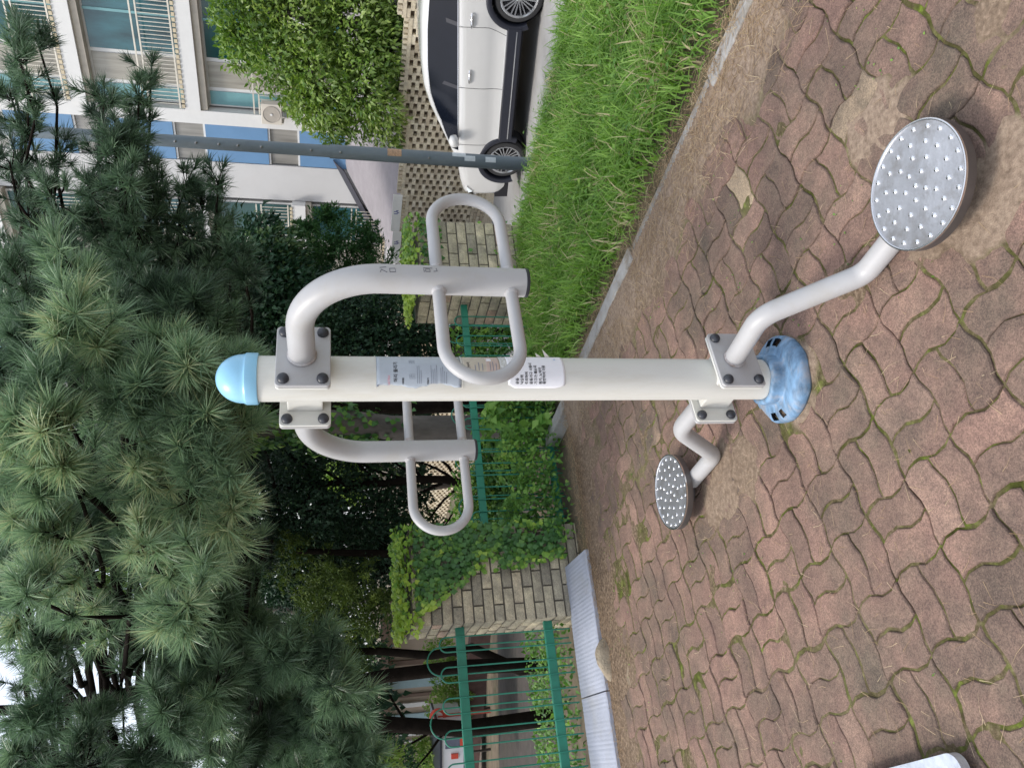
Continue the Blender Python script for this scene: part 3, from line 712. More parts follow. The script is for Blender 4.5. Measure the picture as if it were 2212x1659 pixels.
def polepatch(x0, x1, a0, a1, m, nm='sticker'):
    z0, z1 = P(x0, 335, LPY).z, P(x1, 335, LPY).z; mb = MB(); vs = []
    for i in range(2):
        for k in range(9):
            a = R(a0 + (a1 - a0) * k / 8); vs.append((LPX + math.sin(a) * .0655, LPY - math.cos(a) * .0655, (z0, z1)[i]))
    mb.add(vs, [(k, 9 + k, 10 + k, k + 1) for k in range(8)]); mb.build(nm, m, lp, 180)
m_st = mat('faded_sticker', (.52, .56, .58), .5, var=.1, vscale=40); m_or = mat('orange_sticker', (.40, .25, .15), .5, var=.45, vscale=60)
polepatch(836, 866, -20, 50, m_or); polepatch(1001, 1024, -20, 25, m_st); polepatch(1046, 1068, -20, 25, m_st); polepatch(975, 1004, 10, 60, m_st)

# ================================================================= ROAD, SCREEN WALL
m_road = mat('concrete_road', (.33, .325, .32), .9, var=.10, vscale=2.5, bump=.4, bscale=80, dirt=(.24, .23, .215), dscale=1.3, damt=.6)
m_street = mat('tree_shaded_street_brick', (.055, .045, .038), .9, var=.3, vscale=5, bump=.5, bscale=30, dirt=(.04, .045, .03), dscale=1.5, damt=.7)  # tree shade over the street is put into this dark brick colour
WD = Vector((-.57, .82)).normalized(); WN = Vector((.82, .57)).normalized()   # along the road (away), towards the wall
def roadz(x, y): return zroad(x, y)
W0 = Vector((4.1, 16.75))
def wpt(s, o=0., z=0.): 
    q = W0 + WD * s + WN * o; return Vector((q.x, q.y, z))
mb = MB(); vs = []; ss = list(range(-16, 5)); oo = (-9.5, -7, -5, -3, -1.5, -.25)
for s in ss:
    for o_ in oo:
        q = wpt(s, o_); vs.append((q.x, q.y, roadz(q.x, q.y) + .006))
n_ = len(oo); mb.add(vs, [(i * n_ + j + 1, i * n_ + j, (i + 1) * n_ + j, (i + 1) * n_ + j + 1) for i in range(len(ss) - 1) for j in range(n_ - 1) if not (i > 12 and j < 2)])
kind(mb.build('road', m_road, None, 180), 'structure')
mb = MB(); vs = []; xs_ = [-16 + i for i in range(19)]; ys_ = [8.0 + i * .75 for i in range(15)]
for y in ys_:
    for x in xs_: vs.append((x, y - x * -.12, max(hgt(x, y - x * -.12), roadz(x, y)) * 1.0 + .02 if False else roadz(x, y - x * -.12) - .022))
n_ = len(xs_); mb.add(vs, [(i * n_ + j, i * n_ + j + 1, (i + 1) * n_ + j + 1, (i + 1) * n_ + j) for i in range(len(ys_) - 1) for j in range(n_ - 1)])
kind(mb.build('street', m_street, None, 180), 'structure')
# kerb ledge at the foot of the wall
m_ledge = mat('cream_ledge', (.55, .48, .36), .9, var=.15, vscale=3, bump=.4, bscale=40, dirt=(.36, .30, .2), dscale=2, damt=.6)
m_wallb = tintmat('screen_wall_brick', [(0, (.50, .42, .32)), (.5, (.62, .54, .42)), (1, (.74, .67, .54))], rough=.9, speck=.1, bump=.5, bscale=60, blotch=(3, .5, (.46, .40, .27)))
m_dark = mat('shaded_backing_block', (.16, .12, .09), .95, var=.3, vscale=3)  # shade seen through the wall's holes is put into this dark brown
sw = thing('screen_wall', 'long pale pierced brick screen wall stepping downhill behind the white car', 'wall', wpt(-6, 0, -1.6))
CH = .0735; BW, GP = .19, .115
WT = []   # top heights per 2 m panel
s0 = -8.0; panels = []
for k in range(9):
    sa = s0 + 2.0 * k; panels.append((sa, sa + 2.0, .56 - .125 * k))
D3 = Vector((WD.x, WD.y, 0)); N3 = Vector((WN.x, WN.y, 0))
for (sa, sb, zt) in panels:
    base = roadz(*wpt((sa + sb) / 2).xy) - .1; ncr = int((zt - base) / CH); brick = MB(); low_ = MB()
    for c_ in range(ncr):
        z = zt - (c_ + 1) * CH
        if c_ == 0:      # coping of small bricks on end with gaps
            x = sa
            while x < sb - .05:
                brick.obox(wpt(x, -.015, z), D3 * .062, N3 * .13, Z * (CH * 1.05), random.random()); x += .105
        elif c_ in (1,):
            brick.obox(wpt(sa, -.01, z), D3 * (sb - sa), N3 * .12, Z * CH * .97, .6)
        elif z > base + .62:
            if c_ % 2 == 0 or True:
                x = sa - ((BW + GP) / 2 if c_ % 2 else 0)
                while x < sb:
                    a_ = max(x, sa); b_ = min(x + BW, sb)
                    if b_ - a_ > .02: brick.obox(wpt(a_, random.uniform(-.004, .004), z), D3 * (b_ - a_), N3 * .10, Z * (CH * .985), random.random())
                    x += BW + GP
        else:
            x = sa - (.1 if c_ % 2 else 0)
            while x < sb:
                a_ = max(x, sa); b_ = min(x + .20, sb)
                if b_ - a_ > .02: low_.obox(wpt(a_ + .004, random.uniform(-.003, .003), z), D3 * (b_ - a_ - .008), N3 * .10, Z * (CH - .008), random.random())
                x += .21
    o_ = brick.build('pierced_panel', m_wallb, sw, tint=True); low_.build('solid_course', m_wallb, o_, tint=True)
    MB().obox(wpt(sa, .101, base - .3), D3 * (sb - sa), N3 * .12, Z * (zt - base + .3 - CH * 1.5)).build('backing', m_dark, sw)
lg = MB(); vs = []
for s in range(-10, 11):
    for (o_, h_) in ((-.26, .0), (-.25, .10), (-.005, .14), (-.005, -.3), (-.26, -.3)):
        q = wpt(s, o_); vs.append((q.x, q.y, roadz(q.x, q.y) + h_))
lg.add(vs, [(i * 5 + j, (i + 1) * 5 + j, (i + 1) * 5 + (j + 1) % 5, i * 5 + (j + 1) % 5) for i in range(20) for j in range(5)] + [(0, 1, 2, 3, 4), (104, 103, 102, 101, 100)])
lg.build('ledge', m_ledge, sw)
# second stretch of the wall farther down to the left
s2 = thing('screen_wall', 'sunlit end of pierced brick wall seen through the dark trees inside the left loop handle', 'wall', wpt(12, 0, -3))
brick = MB()
for c_ in range(26):
    z = -1.35 - c_ * .085; x = 12.0 - (.17 if c_ % 2 else 0)
    while x < 17.5:
        brick.obox(wpt(x, 0, z), D3 * .21, N3 * .1, Z * .083, random.random()); x += .34
brick.build('pierced_panel', m_wallb, s2, tint=True)
MB().obox(wpt(11.8, .101, -4), D3 * 5.8, N3 * .12, Z * 2.6).build('backing', mat('tan_backing', (.34, .24, .15), .95), s2)
# long white notice board on the wall top
nb = thing('white_board', 'long narrow white board with small blue marks on top of the pierced wall', 'sign board', wpt(1.3, -.04, .06))
zb0 = P(868, 430, wpt(.1).y).z
for (a_, b_, z_) in ((-.02, 1.05, .045), (1.07, 2.10, -.01)):
    MB().obox(wpt(a_, -.045, z_ + .02), D3 * (b_ - a_), N3 * .02, Z * .20).build('board', mat('white_board_paint', (.78, .77, .73), .5, var=.03), nb, bevel=.004)
m_bm = mat('blue_mark', (.10, .11, .30), .5)
for (s_, z_) in ((.42, .13), (1.35, .07)):
    mb = MB()
    for k in range(4): mb.obox(wpt(s_ + .03 * k, -.048, z_ + .02 * math.sin(k * 2.3)), D3 * .022, N3 * .003, Z * (.05 + .03 * (k % 2)))
    mb.build('blue_mark', m_bm, nb)
# drain grate at the road edge
dg = thing('drain_grate', 'long rusty brown slotted drain grate at the near edge of the road', 'drain grate', (2.9, 8.3, -1.1))
m_grate = mat('rusty_grate', (.12, .10, .085), .7, metal=.4, var=.3, vscale=20)
ga = Vector((0, 0, 0)); gp_ = lambda x, y: (lambda q: q)(None)
def onroad(x, y):
    r = ray(x, y); t = .01
    for _ in range(60):
        p = Vector((0, 0, CAMH)) + r * t; 
        f = p.z - (roadz(p.x, p.y)); 
        t += max(f, 0) / (-r.z) * .7 if r.z < 0 else .1
    return Vector((0, 0, CAMH)) + r * t
g0 = onroad(1212, -20); g1 = onroad(1236, 118); gd = (g1 - g0); gl = gd.length; gd.normalize(); gw = Vector((gd.y, -gd.x, 0)).normalized()
if gw.y > 0: gw = -gw
for k in range(5): MB().obox(g0 + gw * (.09 * k) + Z * .012, gd * gl, gw * .02, Z * .02).build('bar', m_grate, dg)
cb = MB(); k = 0
while k * .07 < gl: cb.obox(g0 + gd * (k * .07) + Z * .014, gd * .022, gw * .38, Z * .014); k += 1
cb.build('cross_bars', m_grate, dg)

# ================================================================= CAR
m_car = mat('pearl_white_paint', (.59, .59, .585), .22, var=.01, coat=.8, bump=0)
m_glass = mat('dark_car_glass', (.006, .008, .014), .12, var=.1, spec=.25)
m_clad = mat('black_cladding', (.015, .017, .028), .45, var=.1)
m_chrome = mat('chrome', (.75, .76, .78), .12, metal=1., var=.02)
m_tyre = mat('tyre', (.025, .025, .027), .75, var=.15); m_rim = mat('alloy_rim', (.55, .56, .58), .25, metal=.9, var=.05)
m_well = mat('wheel_well', (.008, .008, .012), .8)
def interp(tb, x):
    if x <= tb[0][0]: return tb[0][1]
    for (a, b_), (c, d) in zip(tb[:-1], tb[1:]):
        if x <= c: return b_ + (d - b_) * (x - a) / (c - a)
    return tb[-1][1]
ZT = [(-2.28, .80), (-2.2, 1.08), (-2.05, 1.36), (-1.8, 1.55), (-1.4, 1.63), (-.8, 1.67), (-.2, 1.67), (.2, 1.635), (.55, 1.53), (.9, 1.37), (1.25, 1.175), (1.38, 1.12), (1.8, 1.05), (2.1, .96), (2.20, .80), (2.26, .60)]
ZB = [(-2.28, .78), (-2.15, 1.04), (-1.9, 1.19), (-1.2, 1.17), (0, 1.14), (1.0, 1.115), (1.3, 1.10), (1.8, 1.0), (2.1, .91), (2.20, .78), (2.26, .58)]
WB = [(-2.28, .72), (-2.1, .84), (-1.7, .90), (1.4, .92), (1.8, .90), (2.1, .82), (2.18, .66), (2.26, .42)]
ZS = [(-2.28, .55), (-2.1, .34), (-1.9, .30), (1.9, .30), (2.12, .34), (2.26, .5)]
def smooth(tb, x): return (interp(tb, x - .08) + interp(tb, x) * 2 + interp(tb, x + .08)) / 4
def car(label, mp, nose_only=False, tail=True):
    th = thing('parked_car', label, 'car', (0, 0, 0), None)
    N = 118; stx = [-2.28 + 4.54 * i / (N - 1) for i in range(N)]
    rows = []; parts = {'body': ([], []), 'side_window': ([], []), 'windscreen': ([], [])}; NR = 26
    for x in stx:
        zt, zb, wb, zs = smooth(ZT, x), smooth(ZB, x), smooth(WB, x), smooth(ZS, x)
        zt = max(zt, zb + .004); cab = zt - zb; f = min(1, cab / .35)
        pts = []
        for k in range(16):     # body side
            t = k / 15; z = zs + (zb - zs) * t
            y = wb + .018 * math.sin(t * math.pi) - .03 * (t > .93) * (t - .93) / .07 - .035 * max(0, (.18 - t) / .18) - .022 * math.exp(-((t - .38) / .12) ** 2) * (abs(x) < 1.1)
            pts.append((y, z))
        gt = zt - (.09 * f + .004); wt = .70 * f + (wb - .02) * (1 - f)
        for k in range(1, 6): t = k / 5; pts.append((wb - .035 + (wt - wb + .035) * t - 0.02 * 0, zb + (gt - zb) * t + .004))
        pts += [(wt - .05 * f - .02, zt - .035 * f), (wt * .8, zt - .008 * f), (wt * .5, zt), (wt * .25, zt + .004), (0, zt + .006)]
        rows.append([(x, y, z) for y, z in pts])
    def cls(i, k):
        x = (stx[i] + stx[i + 1]) / 2; cab = smooth(ZT, x) - smooth(ZB, x)
        if 15 <= k <= 19 and -1.95 < x < 1.12 and cab > .07: return 'side_window'
        if k >= 22 and .38 < x < 1.24: return 'windscreen'
        if k >= 22 and x < -1.85 and x > -2.2: return 'windscreen'
        return 'body'
    NR = len(rows[0])
    for sgn in (1, -1):
        for i in range(N - 1):
            for k in range(NR - 1):
                q = [rows[i][k], rows[i + 1][k], rows[i + 1][k + 1], rows[i][k + 1]]
                cx = sum(p[0] for p in q) / 4; cz = sum(p[2] for p in q) / 4
                if k < 15 and (math.hypot(cx - 1.33, cz - .35) < .40 or math.hypot(cx + 1.33, cz - .35) < .40): continue
                c = cls(i, k); V_, F_ = parts[c]; o = len(V_)
                V_ += [(a, b_ * sgn, d) for a, b_, d in q]; F_.append((o, o + 1, o + 2, o + 3) if sgn < 0 else (o + 3, o + 2, o + 1, o))
    for nm, (V_, F_) in parts.items():
        me = bpy.data.meshes.new(nm); me.from_pydata(V_, [], F_)
        bm = bmesh.new(); bm.from_mesh(me); bmesh.ops.remove_doubles(bm, verts=bm.verts, dist=1e-4)
        bmesh.ops.recalc_face_normals(bm, faces=bm.faces) if nm == 'body' else None
        bm.to_mesh(me); bm.free()
        finish(nm, me, mp if nm == 'body' else m_glass, th, 40, local=True)
    MB().box((0, 0, .34), (4.3, 1.66, .22)).build('underbody', m_well, th, local=True)
    for sgn in (1, -1):
        y = .925 * sgn
        sill = MB().box((0, y - .0 * sgn, .375), (1.86, .05, .20)); sill.build('sill_cladding', m_clad, th, bevel=.012, local=True)
        MB().box((0, y + .026 * sgn, .345), (1.78, .006, .014)).build('chrome_strip', m_chrome, th, local=True)
        MB().box((0, y - .005 * sgn, .482), (1.80, .045, .012)).build('chrome_strip', m_chrome, th, local=True)
        ws = MB(); pts = [(x, (smooth(WB, x) - .024) * sgn, smooth(ZB, x) + .004) for x in [-1.85 + 2.9 * k / 30 for k in range(31)]]
        ws.tube(pts, .009, 8).build('window_trim', m_chrome, th, 60, local=True)
        top = []
        for x in [-1.9 + 2.95 * k / 34 for k in range(35)]:
            zt, zb = smooth(ZT, x), smooth(ZB, x); f = min(1, (zt - zb) / .35); wb = smooth(WB, x); top.append((x, (.70 * f + (wb - .02) * (1 - f) + .004) * sgn, zt - .09 * f))
        MB().tube(top, .008, 8).build('window_trim', m_chrome, th, 60, local=True)
        for xd, (xa, lean) in enumerate(((-.05, .06), (-.02, .06))):
            pass
        for xb in (.02, -.95):
            mb = MB(); zt = smooth(ZT, xb) - .1; mb.obox((xb - .03, (smooth(WB, xb) - .03) * sgn, smooth(ZB, xb)), (.06, 0, 0), (0, .006 * sgn, 0), (-.05, -.19 * sgn + .0, zt - smooth(ZB, xb)))
            mb.build('door_pillar', m_clad, th, local=True)
        for xs_, xe_ in ((.03, .0), (-1.0, -1.06), (1.02, 1.0)):
            pts = []
            for k in range(12):
                t = k / 11; zs, zb, wb = .49, smooth(ZB, xs_), smooth(WB, xs_); z = zs + (zb - zs) * t; tt = (z - .30) / (zb - .30)
                yy = wb + .018 * math.sin(tt * math.pi) - .022 * math.exp(-((tt - .38) / .12) ** 2)
                xx = xs_ + (xe_ - xs_) * t
                if xs_ == -1.0: xx = -.93 - .16 * max(0, (.75 - z)) * -1.0 * 0 - (.0 if z > .75 else -.12 * (.75 - z) / .26)
                pts.append((xx, (yy + .0005) * sgn, z))
            MB().tube(pts, .0035, 6).build('door_gap', m_well, th, 60, local=True)
        for xh in (.0 + .17 - .35, -1.12 - .08 + .17):
            hd = MB(); hd.tube([(xh - .1, (.928) * sgn, .985), (xh - .07, .955 * sgn, .99), (xh + .07, .955 * sgn, .99), (xh + .1, .928 * sgn, .985)], .013, 10)
            ho = hd.build('door_handle', m_chrome, th, 60, local=True)
            MB().box((xh, .922 * sgn, .985), (.13, .012, .045)).build('handle_recess', mat('recess', (.35, .35, .35), .4), ho, bevel=.004, local=True)
        mi = MB(); mi.lathe([(.001, -.10), (.05, -.09), (.075, -.04), (.08, .02), (.065, .07), (.03, .085), (.001, .09)], (.86, 1.03 * sgn, 1.20), axis=(1, .15 * sgn, -.1), seg=16)
        mo = mi.build('side_mirror', mp, th, 60, local=True)
        MB().box((.86, .96 * sgn, 1.145), (.09, .14, .045)).build('mirror_foot', m_clad, mo, bevel=.01, local=True)
        hl = MB(); hl.add([(1.96, .865 * sgn, .84), (2.12, .76 * sgn, .78), (2.21, .60 * sgn, .70), (2.18, .64 * sgn, .80), (2.04, .80 * sgn, .90), (1.84, .885 * sgn, .94)], [(0, 1, 2, 3, 4, 5) if sgn < 0 else (5, 4, 3, 2, 1, 0)])
        h_ = hl.build('headlight', m_chrome, th, local=True); s_ = h_.modifiers.new('s', 'SOLIDIFY'); s_.thickness = .03; s_.offset = 1
        tl = MB(); tl.box((-2.12, .80 * sgn, .98), (.16, .10, .16), rz=R(-25) * -sgn); tl.build('tail_light', mat('red_lens', (.35, .01, .01), .15), th, bevel=.02, local=True)
        for xw in (1.33, -1.33):
            arch = MB(); n_ = 28; vs = []; 
            for k in range(n_ + 1):
                a = R(-22 + 224 * k / n_)
                for (r_, yy) in ((.375, .83), (.375, .932), (.385, .942), (.44, .940), (.455, .925), (.455, .88)): vs.append((xw + r_ * math.cos(a), yy * sgn, .35 + r_ * math.sin(a)))
            fs = [(i * 6 + j, i * 6 + j + 1, (i + 1) * 6 + j + 1, (i + 1) * 6 + j) for i in range(n_) for j in range(5)]
            if sgn > 0: fs = [f[::-1] for f in fs]
            arch.add(vs, fs).build('wheel_arch', m_clad, th, 50, local=True)
            MB().lathe([(.40, .0), (.40, .25)], (xw, .58 * sgn, .36), axis=(0, sgn, 0), seg=32, caps=False).build('wheel_well', m_well, th, 40, local=True)
            wc = (xw, .80 * sgn, .345); ax_ = (0, sgn, 0)
            wo = MB().lathe([(.25, -.10), (.30, -.105), (.335, -.09), (.345, -.05), (.346, .03), (.342, .07), (.325, .10), (.285, .112), (.262, .105), (.255, .085), (.25, .02)], wc, axis=ax_, seg=48, caps=False).build('wheel', m_tyre, th, 40, local=True)
            rm = MB().lathe([(.001, .02), (.20, .02), (.235, .03), (.25, .085), (.262, .1065), (.255, .110), (.246, .10), (.22, .035)], wc, axis=ax_, seg=48, caps=False).build('rim', mat('rim_dark', (.06, .06, .065), .4, metal=.6), wo, 40, local=True)
            sp = MB()
            for k in range(10):
                for da in (-.10, .10):
                    a = 2 * math.pi * k / 10 + da * .6; a2 = 2 * math.pi * k / 10 + da * 1.9
                    p0 = Vector((xw + .045 * math.cos(a), .875 * sgn, .345 + .045 * math.sin(a))); p1 = Vector((xw + .245 * math.cos(a2), .903 * sgn, .345 + .245 * math.sin(a2)))
                    d_ = (p1 - p0); sd2 = d_.cross(Vector((0, 1, 0))).normalized() * .0085
                    sp.obox(p0 - sd2, d_, sd2 * 2, (0, -.03 * sgn, 0))
            sp.lathe([(.001, .088), (.045, .088), (.055, .08), (.055, .03)], wc, axis=ax_, seg=24, caps=False)
            sp.lathe([(.235, .10), (.262, .1085), (.264, .112), (.258, .114), (.240, .105)], wc, axis=ax_, seg=48, caps=False)
            sp.build('spoke_face', m_rim, wo, 40, local=True)
    MB().box((2.19, 0, .50), (.06, 1.0, .22)).build('grille', m_clad, th, bevel=.02, local=True)
    return th
rear = Vector((5.28, 10.15)); front = Vector((3.72, 12.28))
dirc = (front - rear).normalized(); zr1, zr2 = roadz(*rear), roadz(*front)
def place(th, pr, pf_):
    d = Vector((pf_.x - pr.x, pf_.y - pr.y, roadz(*pf_) - roadz(*pr))).normalized(); yv = Vector((0, 0, 1)).cross(d).normalized(); zv = d.cross(yv)
    mid = (pr + pf_) / 2; o = Vector((mid.x, mid.y, (roadz(*pr) + roadz(*pf_)) / 2 + .008))
    # the near (left) side of the car is at +y; shift so that its near side sits on the wheel line
    o = o - yv * .86
    th.matrix_world = Matrix((( d.x, yv.x, zv.x, o.x), (d.y, yv.y, zv.y, o.y), (d.z, yv.z, zv.z, o.z), (0, 0, 0, 1)))
c1_ = car('white suv with black sills and dark glass parked nose down the sloping road', m_car)
place(c1_, rear, front)
q = wpt(2.2, -1.1); f2 = Vector((q.x, q.y)); r2 = f2 - WD * -2.6
c2_ = car('black car almost hidden behind the block pillar with a red lamp showing', mat('black_paint', (.012, .012, .015), .2, coat=.8))
r2 = Vector(wpt(1.6, -1.25).xy); place(c2_, r2 + Vector((0, 0)), r2 + WD * 2.66)

# ================================================================= APARTMENT BLOCK
BO = Vector((9.5, 19.0)); BB = Vector((-.771, .637)).normalized(); BN = Vector((-.637, -.771)).normalized()
def bp_(s, o, z): 
    q = BO + BB * s + BN * o; return Vector((q.x, q.y, z))
B3 = Vector((BB.x, BB.y, 0)); BN3 = Vector((BN.x, BN.y, 0))
m_wallw = mat('white_render', (.55, .545, .54), .9, var=.04, vscale=1.2, bump=.15, bscale=40, dirt=(.56, .54, .52), dscale=.8, damt=.35)
m_trim = mat('white_trim', (.66, .655, .64), .7, var=.03); m_soff = mat('beige_soffit', (.42, .38, .32), .9, var=.1)
m_bluep = mat('blue_panel', (.12, .245, .42), .6, var=.06, vscale=1.5, dirt=(.15, .28, .46), dscale=1, damt=.4)
m_wg = mat('grey_curtain_window', (.24, .23, .21), .3, var=.3, vscale=2, spec=.6, stretch=(4, 4, .25))
m_teal = mat('teal_window_glass', (.022, .085, .10), .12, var=.7, vscale=1.2, stretch=(2, 2, .6), spec=.7); m_dkg = mat('dark_green_glass', (.008, .06, .06), .15, var=.3, vscale=1.2, spec=.6)
m_beigew = mat('beige_curtain_window', (.33, .31, .265), .3, var=.28, vscale=2, spec=.5, stretch=(4, 4, .25)); m_lteal = mat('light_teal_panel', (.17, .35, .37), .4, var=.08)
m_bar = mat('steel_railing', (.62, .58, .50), .45, metal=.3, var=.1); m_tanb = mat('tan_moulding', (.55, .47, .33), .8, var=.15)
ap = thing('apartment_block', 'white apartment block with blue stairwell panels and railed teal balconies', 'apartment block', bp_(3, 0, -1.8))
H_ = 14.5
def wall(s0_, s1_, o_, z0_, z1_, nm='wall', m=m_wallw, d=.3, par=None):
    return MB().obox(bp_(s0_, o_ - d, z0_), B3 * (s1_ - s0_), BN3 * d, Z * (z1_ - z0_)).build(nm, m, par or ap)
wall(-7, 15, -.35, -2.2, H_, 'rear_wall', m_wallw, 5)
FL = [7.60, 4.98, 2.36, -.26, 10.22, 12.84]; FL.sort()   # slab centre heights of right bay
def bay(s0_, s1_, proud, levels, cells, zoff=0., rail=True):
    """levels: slab centres; cells: list of (s0,s1,upper material,lower material)"""
    for li, zc in enumerate(levels):
        sl1 = wall(s0_, s1_, proud + .10, zc - .18, zc + .18, 'floor_band', m_trim, .45 + proud)
        wall(s0_ + .01, s1_ - .01, proud + .02, zc - .34, zc - .182, 'lintel', m_soff, .3 + proud, sl1)
        zb_, zt_ = zc + .18, zc + 2.62 - .34
        for (a_, b_, mu_, ml_) in cells:
            MB().obox(bp_(a_, proud - .30, zb_), B3 * (b_ - a_), BN3 * .06, Z * (zt_ - zb_)).build('window_frame', m_trim, ap)
            if li % 2 == 1 and mu_ is m_teal: mu_ = m_dkg
            if b_ - a_ > 1.8:
                mul = MB(); 
                for q_ in (1, 2): mul.obox(bp_(a_ + (b_ - a_) * q_ / 3 - .03, proud - .225, zb_ + .05), B3 * .06, BN3 * .03, Z * (zt_ - zb_ - .1))
                mul.build('mullion', m_lteal if mu_ is not m_dkg else m_lteal, ap)
            for (c_, d_, mm) in ((zb_ + .05, zt_ - .06, mu_),):
                MB().obox(bp_(a_ + .05, proud - .235, c_), B3 * (b_ - a_ - .10), BN3 * .02, Z * (d_ - c_)).build('window_pane', mm, ap)
        if rail:
            rl = MB(); 
            for zz in (zb_ + .10, zb_ + .82, zb_ + .95): rl.obox(bp_(s0_ + .03, proud + .05, zz), B3 * (s1_ - s0_ - .06), BN3 * .03, Z * .035)
            ro = rl.build('balcony_railing', m_bar, ap)
            bs = MB(); x = s0_ + .1
            while x < s1_ - .05: bs.obox(bp_(x, proud + .055, zb_ + .10), B3 * .015, BN3 * .015, Z * .72); x += .095
            bs.build('rail_bars', m_bar, ro)
            mo_ = MB(); x = s0_ + .05
            while x < s1_ - .05: mo_.obox(bp_(x, proud + .10, zb_ - .005), B3 * .085, BN3 * .03, Z * .07); x += .12
            mo_.build('moulding', m_tanb, ro)
        for a_, b_ in ((s1_ - .02, s1_ + .22),):
            pass
lev = [-.26, 2.36, 4.98, 7.60, 10.22]
bay(-5.5, 3.1, .25, lev, [(-5.4, -3.1, m_teal, m_teal), (-3.1, -.9, m_beigew, m_wg), (-.9, 1.90, m_teal, m_teal), (1.90, 2.62, m_beigew, m_wg), (2.62, 3.05, m_lteal, m_lteal)])
MB().obox(bp_(3.1, -.4, -2.2), B3 * .34, BN3 * .70, Z * (H_ + 2.2)).build('corner_pier', m_trim, ap)
# stairwell strip
for (z0_, z1_, mm, nm) in ((1.15, 2.42, m_bluep, 'blue_panel'), (2.46, 3.20, m_wg, 'stair_window'), (3.24, 4.80, m_bluep, 'blue_panel'), (4.84, 5.56, m_wg, 'stair_window'), (5.60, 7.16, m_bluep, 'blue_panel'), (7.2, 7.92, m_wg, 'stair_window'), (7.96, 9.5, m_bluep, 'blue_panel'), (9.54, 10.3, m_wg, 'stair_window'), (10.34, 12, m_bluep, 'blue_panel')):
    so2 = MB().obox(bp_(3.46, -.30, z0_), B3 * 1.11, BN3 * (.28 if mm is m_bluep else .20), Z * (z1_ - z0_)).build(nm, mm, ap)
    if mm is m_wg:
        fr = MB(); fr.obox(bp_(3.46, -.10, z0_ - .035), B3 * 1.11, BN3 * .05, Z * .05); fr.obox(bp_(3.46, -.10, z1_ - .015), B3 * 1.11, BN3 * .05, Z * .05); fr.obox(bp_(4.0, -.10, z0_), B3 * .06, BN3 * .03, Z * (z1_ - z0_))
        fr.build('window_frame', m_trim, so2)
MB().obox(bp_(4.60, -.38, -2.2), B3 * 1.02, BN3 * .34, Z * (H_ + 2.2)).build('blank_wall', m_wallw, ap)
lev2 = [-1.9 + .95 - .0, 1.68 - .10 + .90 - 0.0]
lev2 = [-.12, 2.49, 5.10, 7.71, 10.32]
bay(5.64, 12.5, .12, lev2, [(5.75, 6.9, m_teal, m_teal), (6.9, 8.3, m_beigew, m_wg), (8.3, 10.2, m_dkg, m_teal), (10.2, 12.4, m_teal, m_wg)])
# air conditioner on the balcony
m_ac = mat('cream_plastic', (.62, .57, .49), .5, var=.05)
acs, acz = 3.36, 3.05
ac = thing('air_conditioner', 'cream outdoor air conditioner unit hung on the corner of the white block', 'air conditioner', bp_(acs, .9, acz))
pA = P(566, 270, 20.2)
def b_at(x, y, off):
    r = ray(x, y); o = BO + BN * off
    a, b2, c, d = r.x, -BB.x, r.y, -BB.y; D_ = a * d - b2 * c; k = (o.x * d - b2 * o.y) / D_; s = (a * o.y - c * o.x) / D_
    return s, CAMH + r.z * k
s_a, z_a = b_at(565, 268, .67); s_b, z_b = b_at(607, 228, .67)
s_lo, s_hi = min(s_a, s_b), max(s_a, s_b); z_lo, z_hi = min(z_a, z_b), max(z_a, z_b)
MB().obox(bp_(s_lo, .40, z_lo), B3 * (s_hi - s_lo), BN3 * .27, Z * (z_hi - z_lo)).build('casing', m_ac, ac, bevel=.01)
fc = bp_((s_lo + s_hi) / 2, .672, (z_lo + z_hi) / 2); fr_ = min(s_hi - s_lo, z_hi - z_lo) * .42
MB().lathe([(.001, .012), (fr_ * .18, .012), (fr_ * .2, .004), (fr_ * .92, .004), (fr_ * .96, .014), (fr_, .014), (fr_, 0)], fc, axis=BN3, seg=32).build('fan_grille', mat('fan_grille', (.40, .36, .31), .5), ac, 40)
MB().lathe([(.001, .02), (fr_ * .14, .018), (fr_ * .15, .01)], fc, axis=BN3, seg=20).build('fan_hub', m_trim, ac, 40)
for s_ in (s_lo + .03, s_hi - .06): MB().obox(bp_(s_, .32, z_lo - .05), B3 * .03, BN3 * .36, Z * .048).build('bracket', m_bar, ac)
# low outbuilding roof between the block and the wall
m_lilac = mat('lilac_grey_roof', (.27, .25, .265), .85, var=.10, vscale=2, bump=.5, bscale=50, dirt=(.22, .20, .215), dscale=1.2, damt=.6, stretch=(1, 1, 6))
ob_ = thing('low_roof', 'sloping lilac grey roof of a low outbuilding behind the pierced wall', 'outbuilding', bp_(3, 1.2, -.5))
A_ = bp_(-2.5, .0, 1.42); B_ = bp_(4.58, -.16, 1.22); C_ = bp_(7.45, -.0, -.30)
sE = wpt(2.9, .45); sF = wpt(-6.5, .45)
D_ = Vector((sE.x, sE.y, -.30)); E_ = Vector((sF.x, sF.y, .42))
mb = MB(); mb.slab([A_, B_, E_], .08); mb.build('roof_slope', m_lilac, ob_)
mb = MB(); mb.slab([B_ - Z * .0, C_, D_, E_], .08); mb.build('roof_slope', m_lilac, ob_)
mb = MB(); mb.obox(D_ - Z * .10 , E_ - D_, Vector((WN.x, WN.y, 0)) * -.04, Z * .13); mb.build('gutter', mat('pale_gutter', (.55, .54, .52), .6), ob_)
mb = MB(); mb.obox(bp_(4.62, -.17, 1.24), C_ - B_, BN3 * .22, Z * .30 + B3 * -.3); mb.build('dark_strip', mat('dark_strip', (.12, .12, .14), .7), ob_)  # dark sloping strip where the roof meets the block
MB().obox(D_ - Z * 2.2, E_ - D_, Vector((WN.x, WN.y, 0)) * .1, Z * 2.1).build('side_wall', m_wallw, ob_)

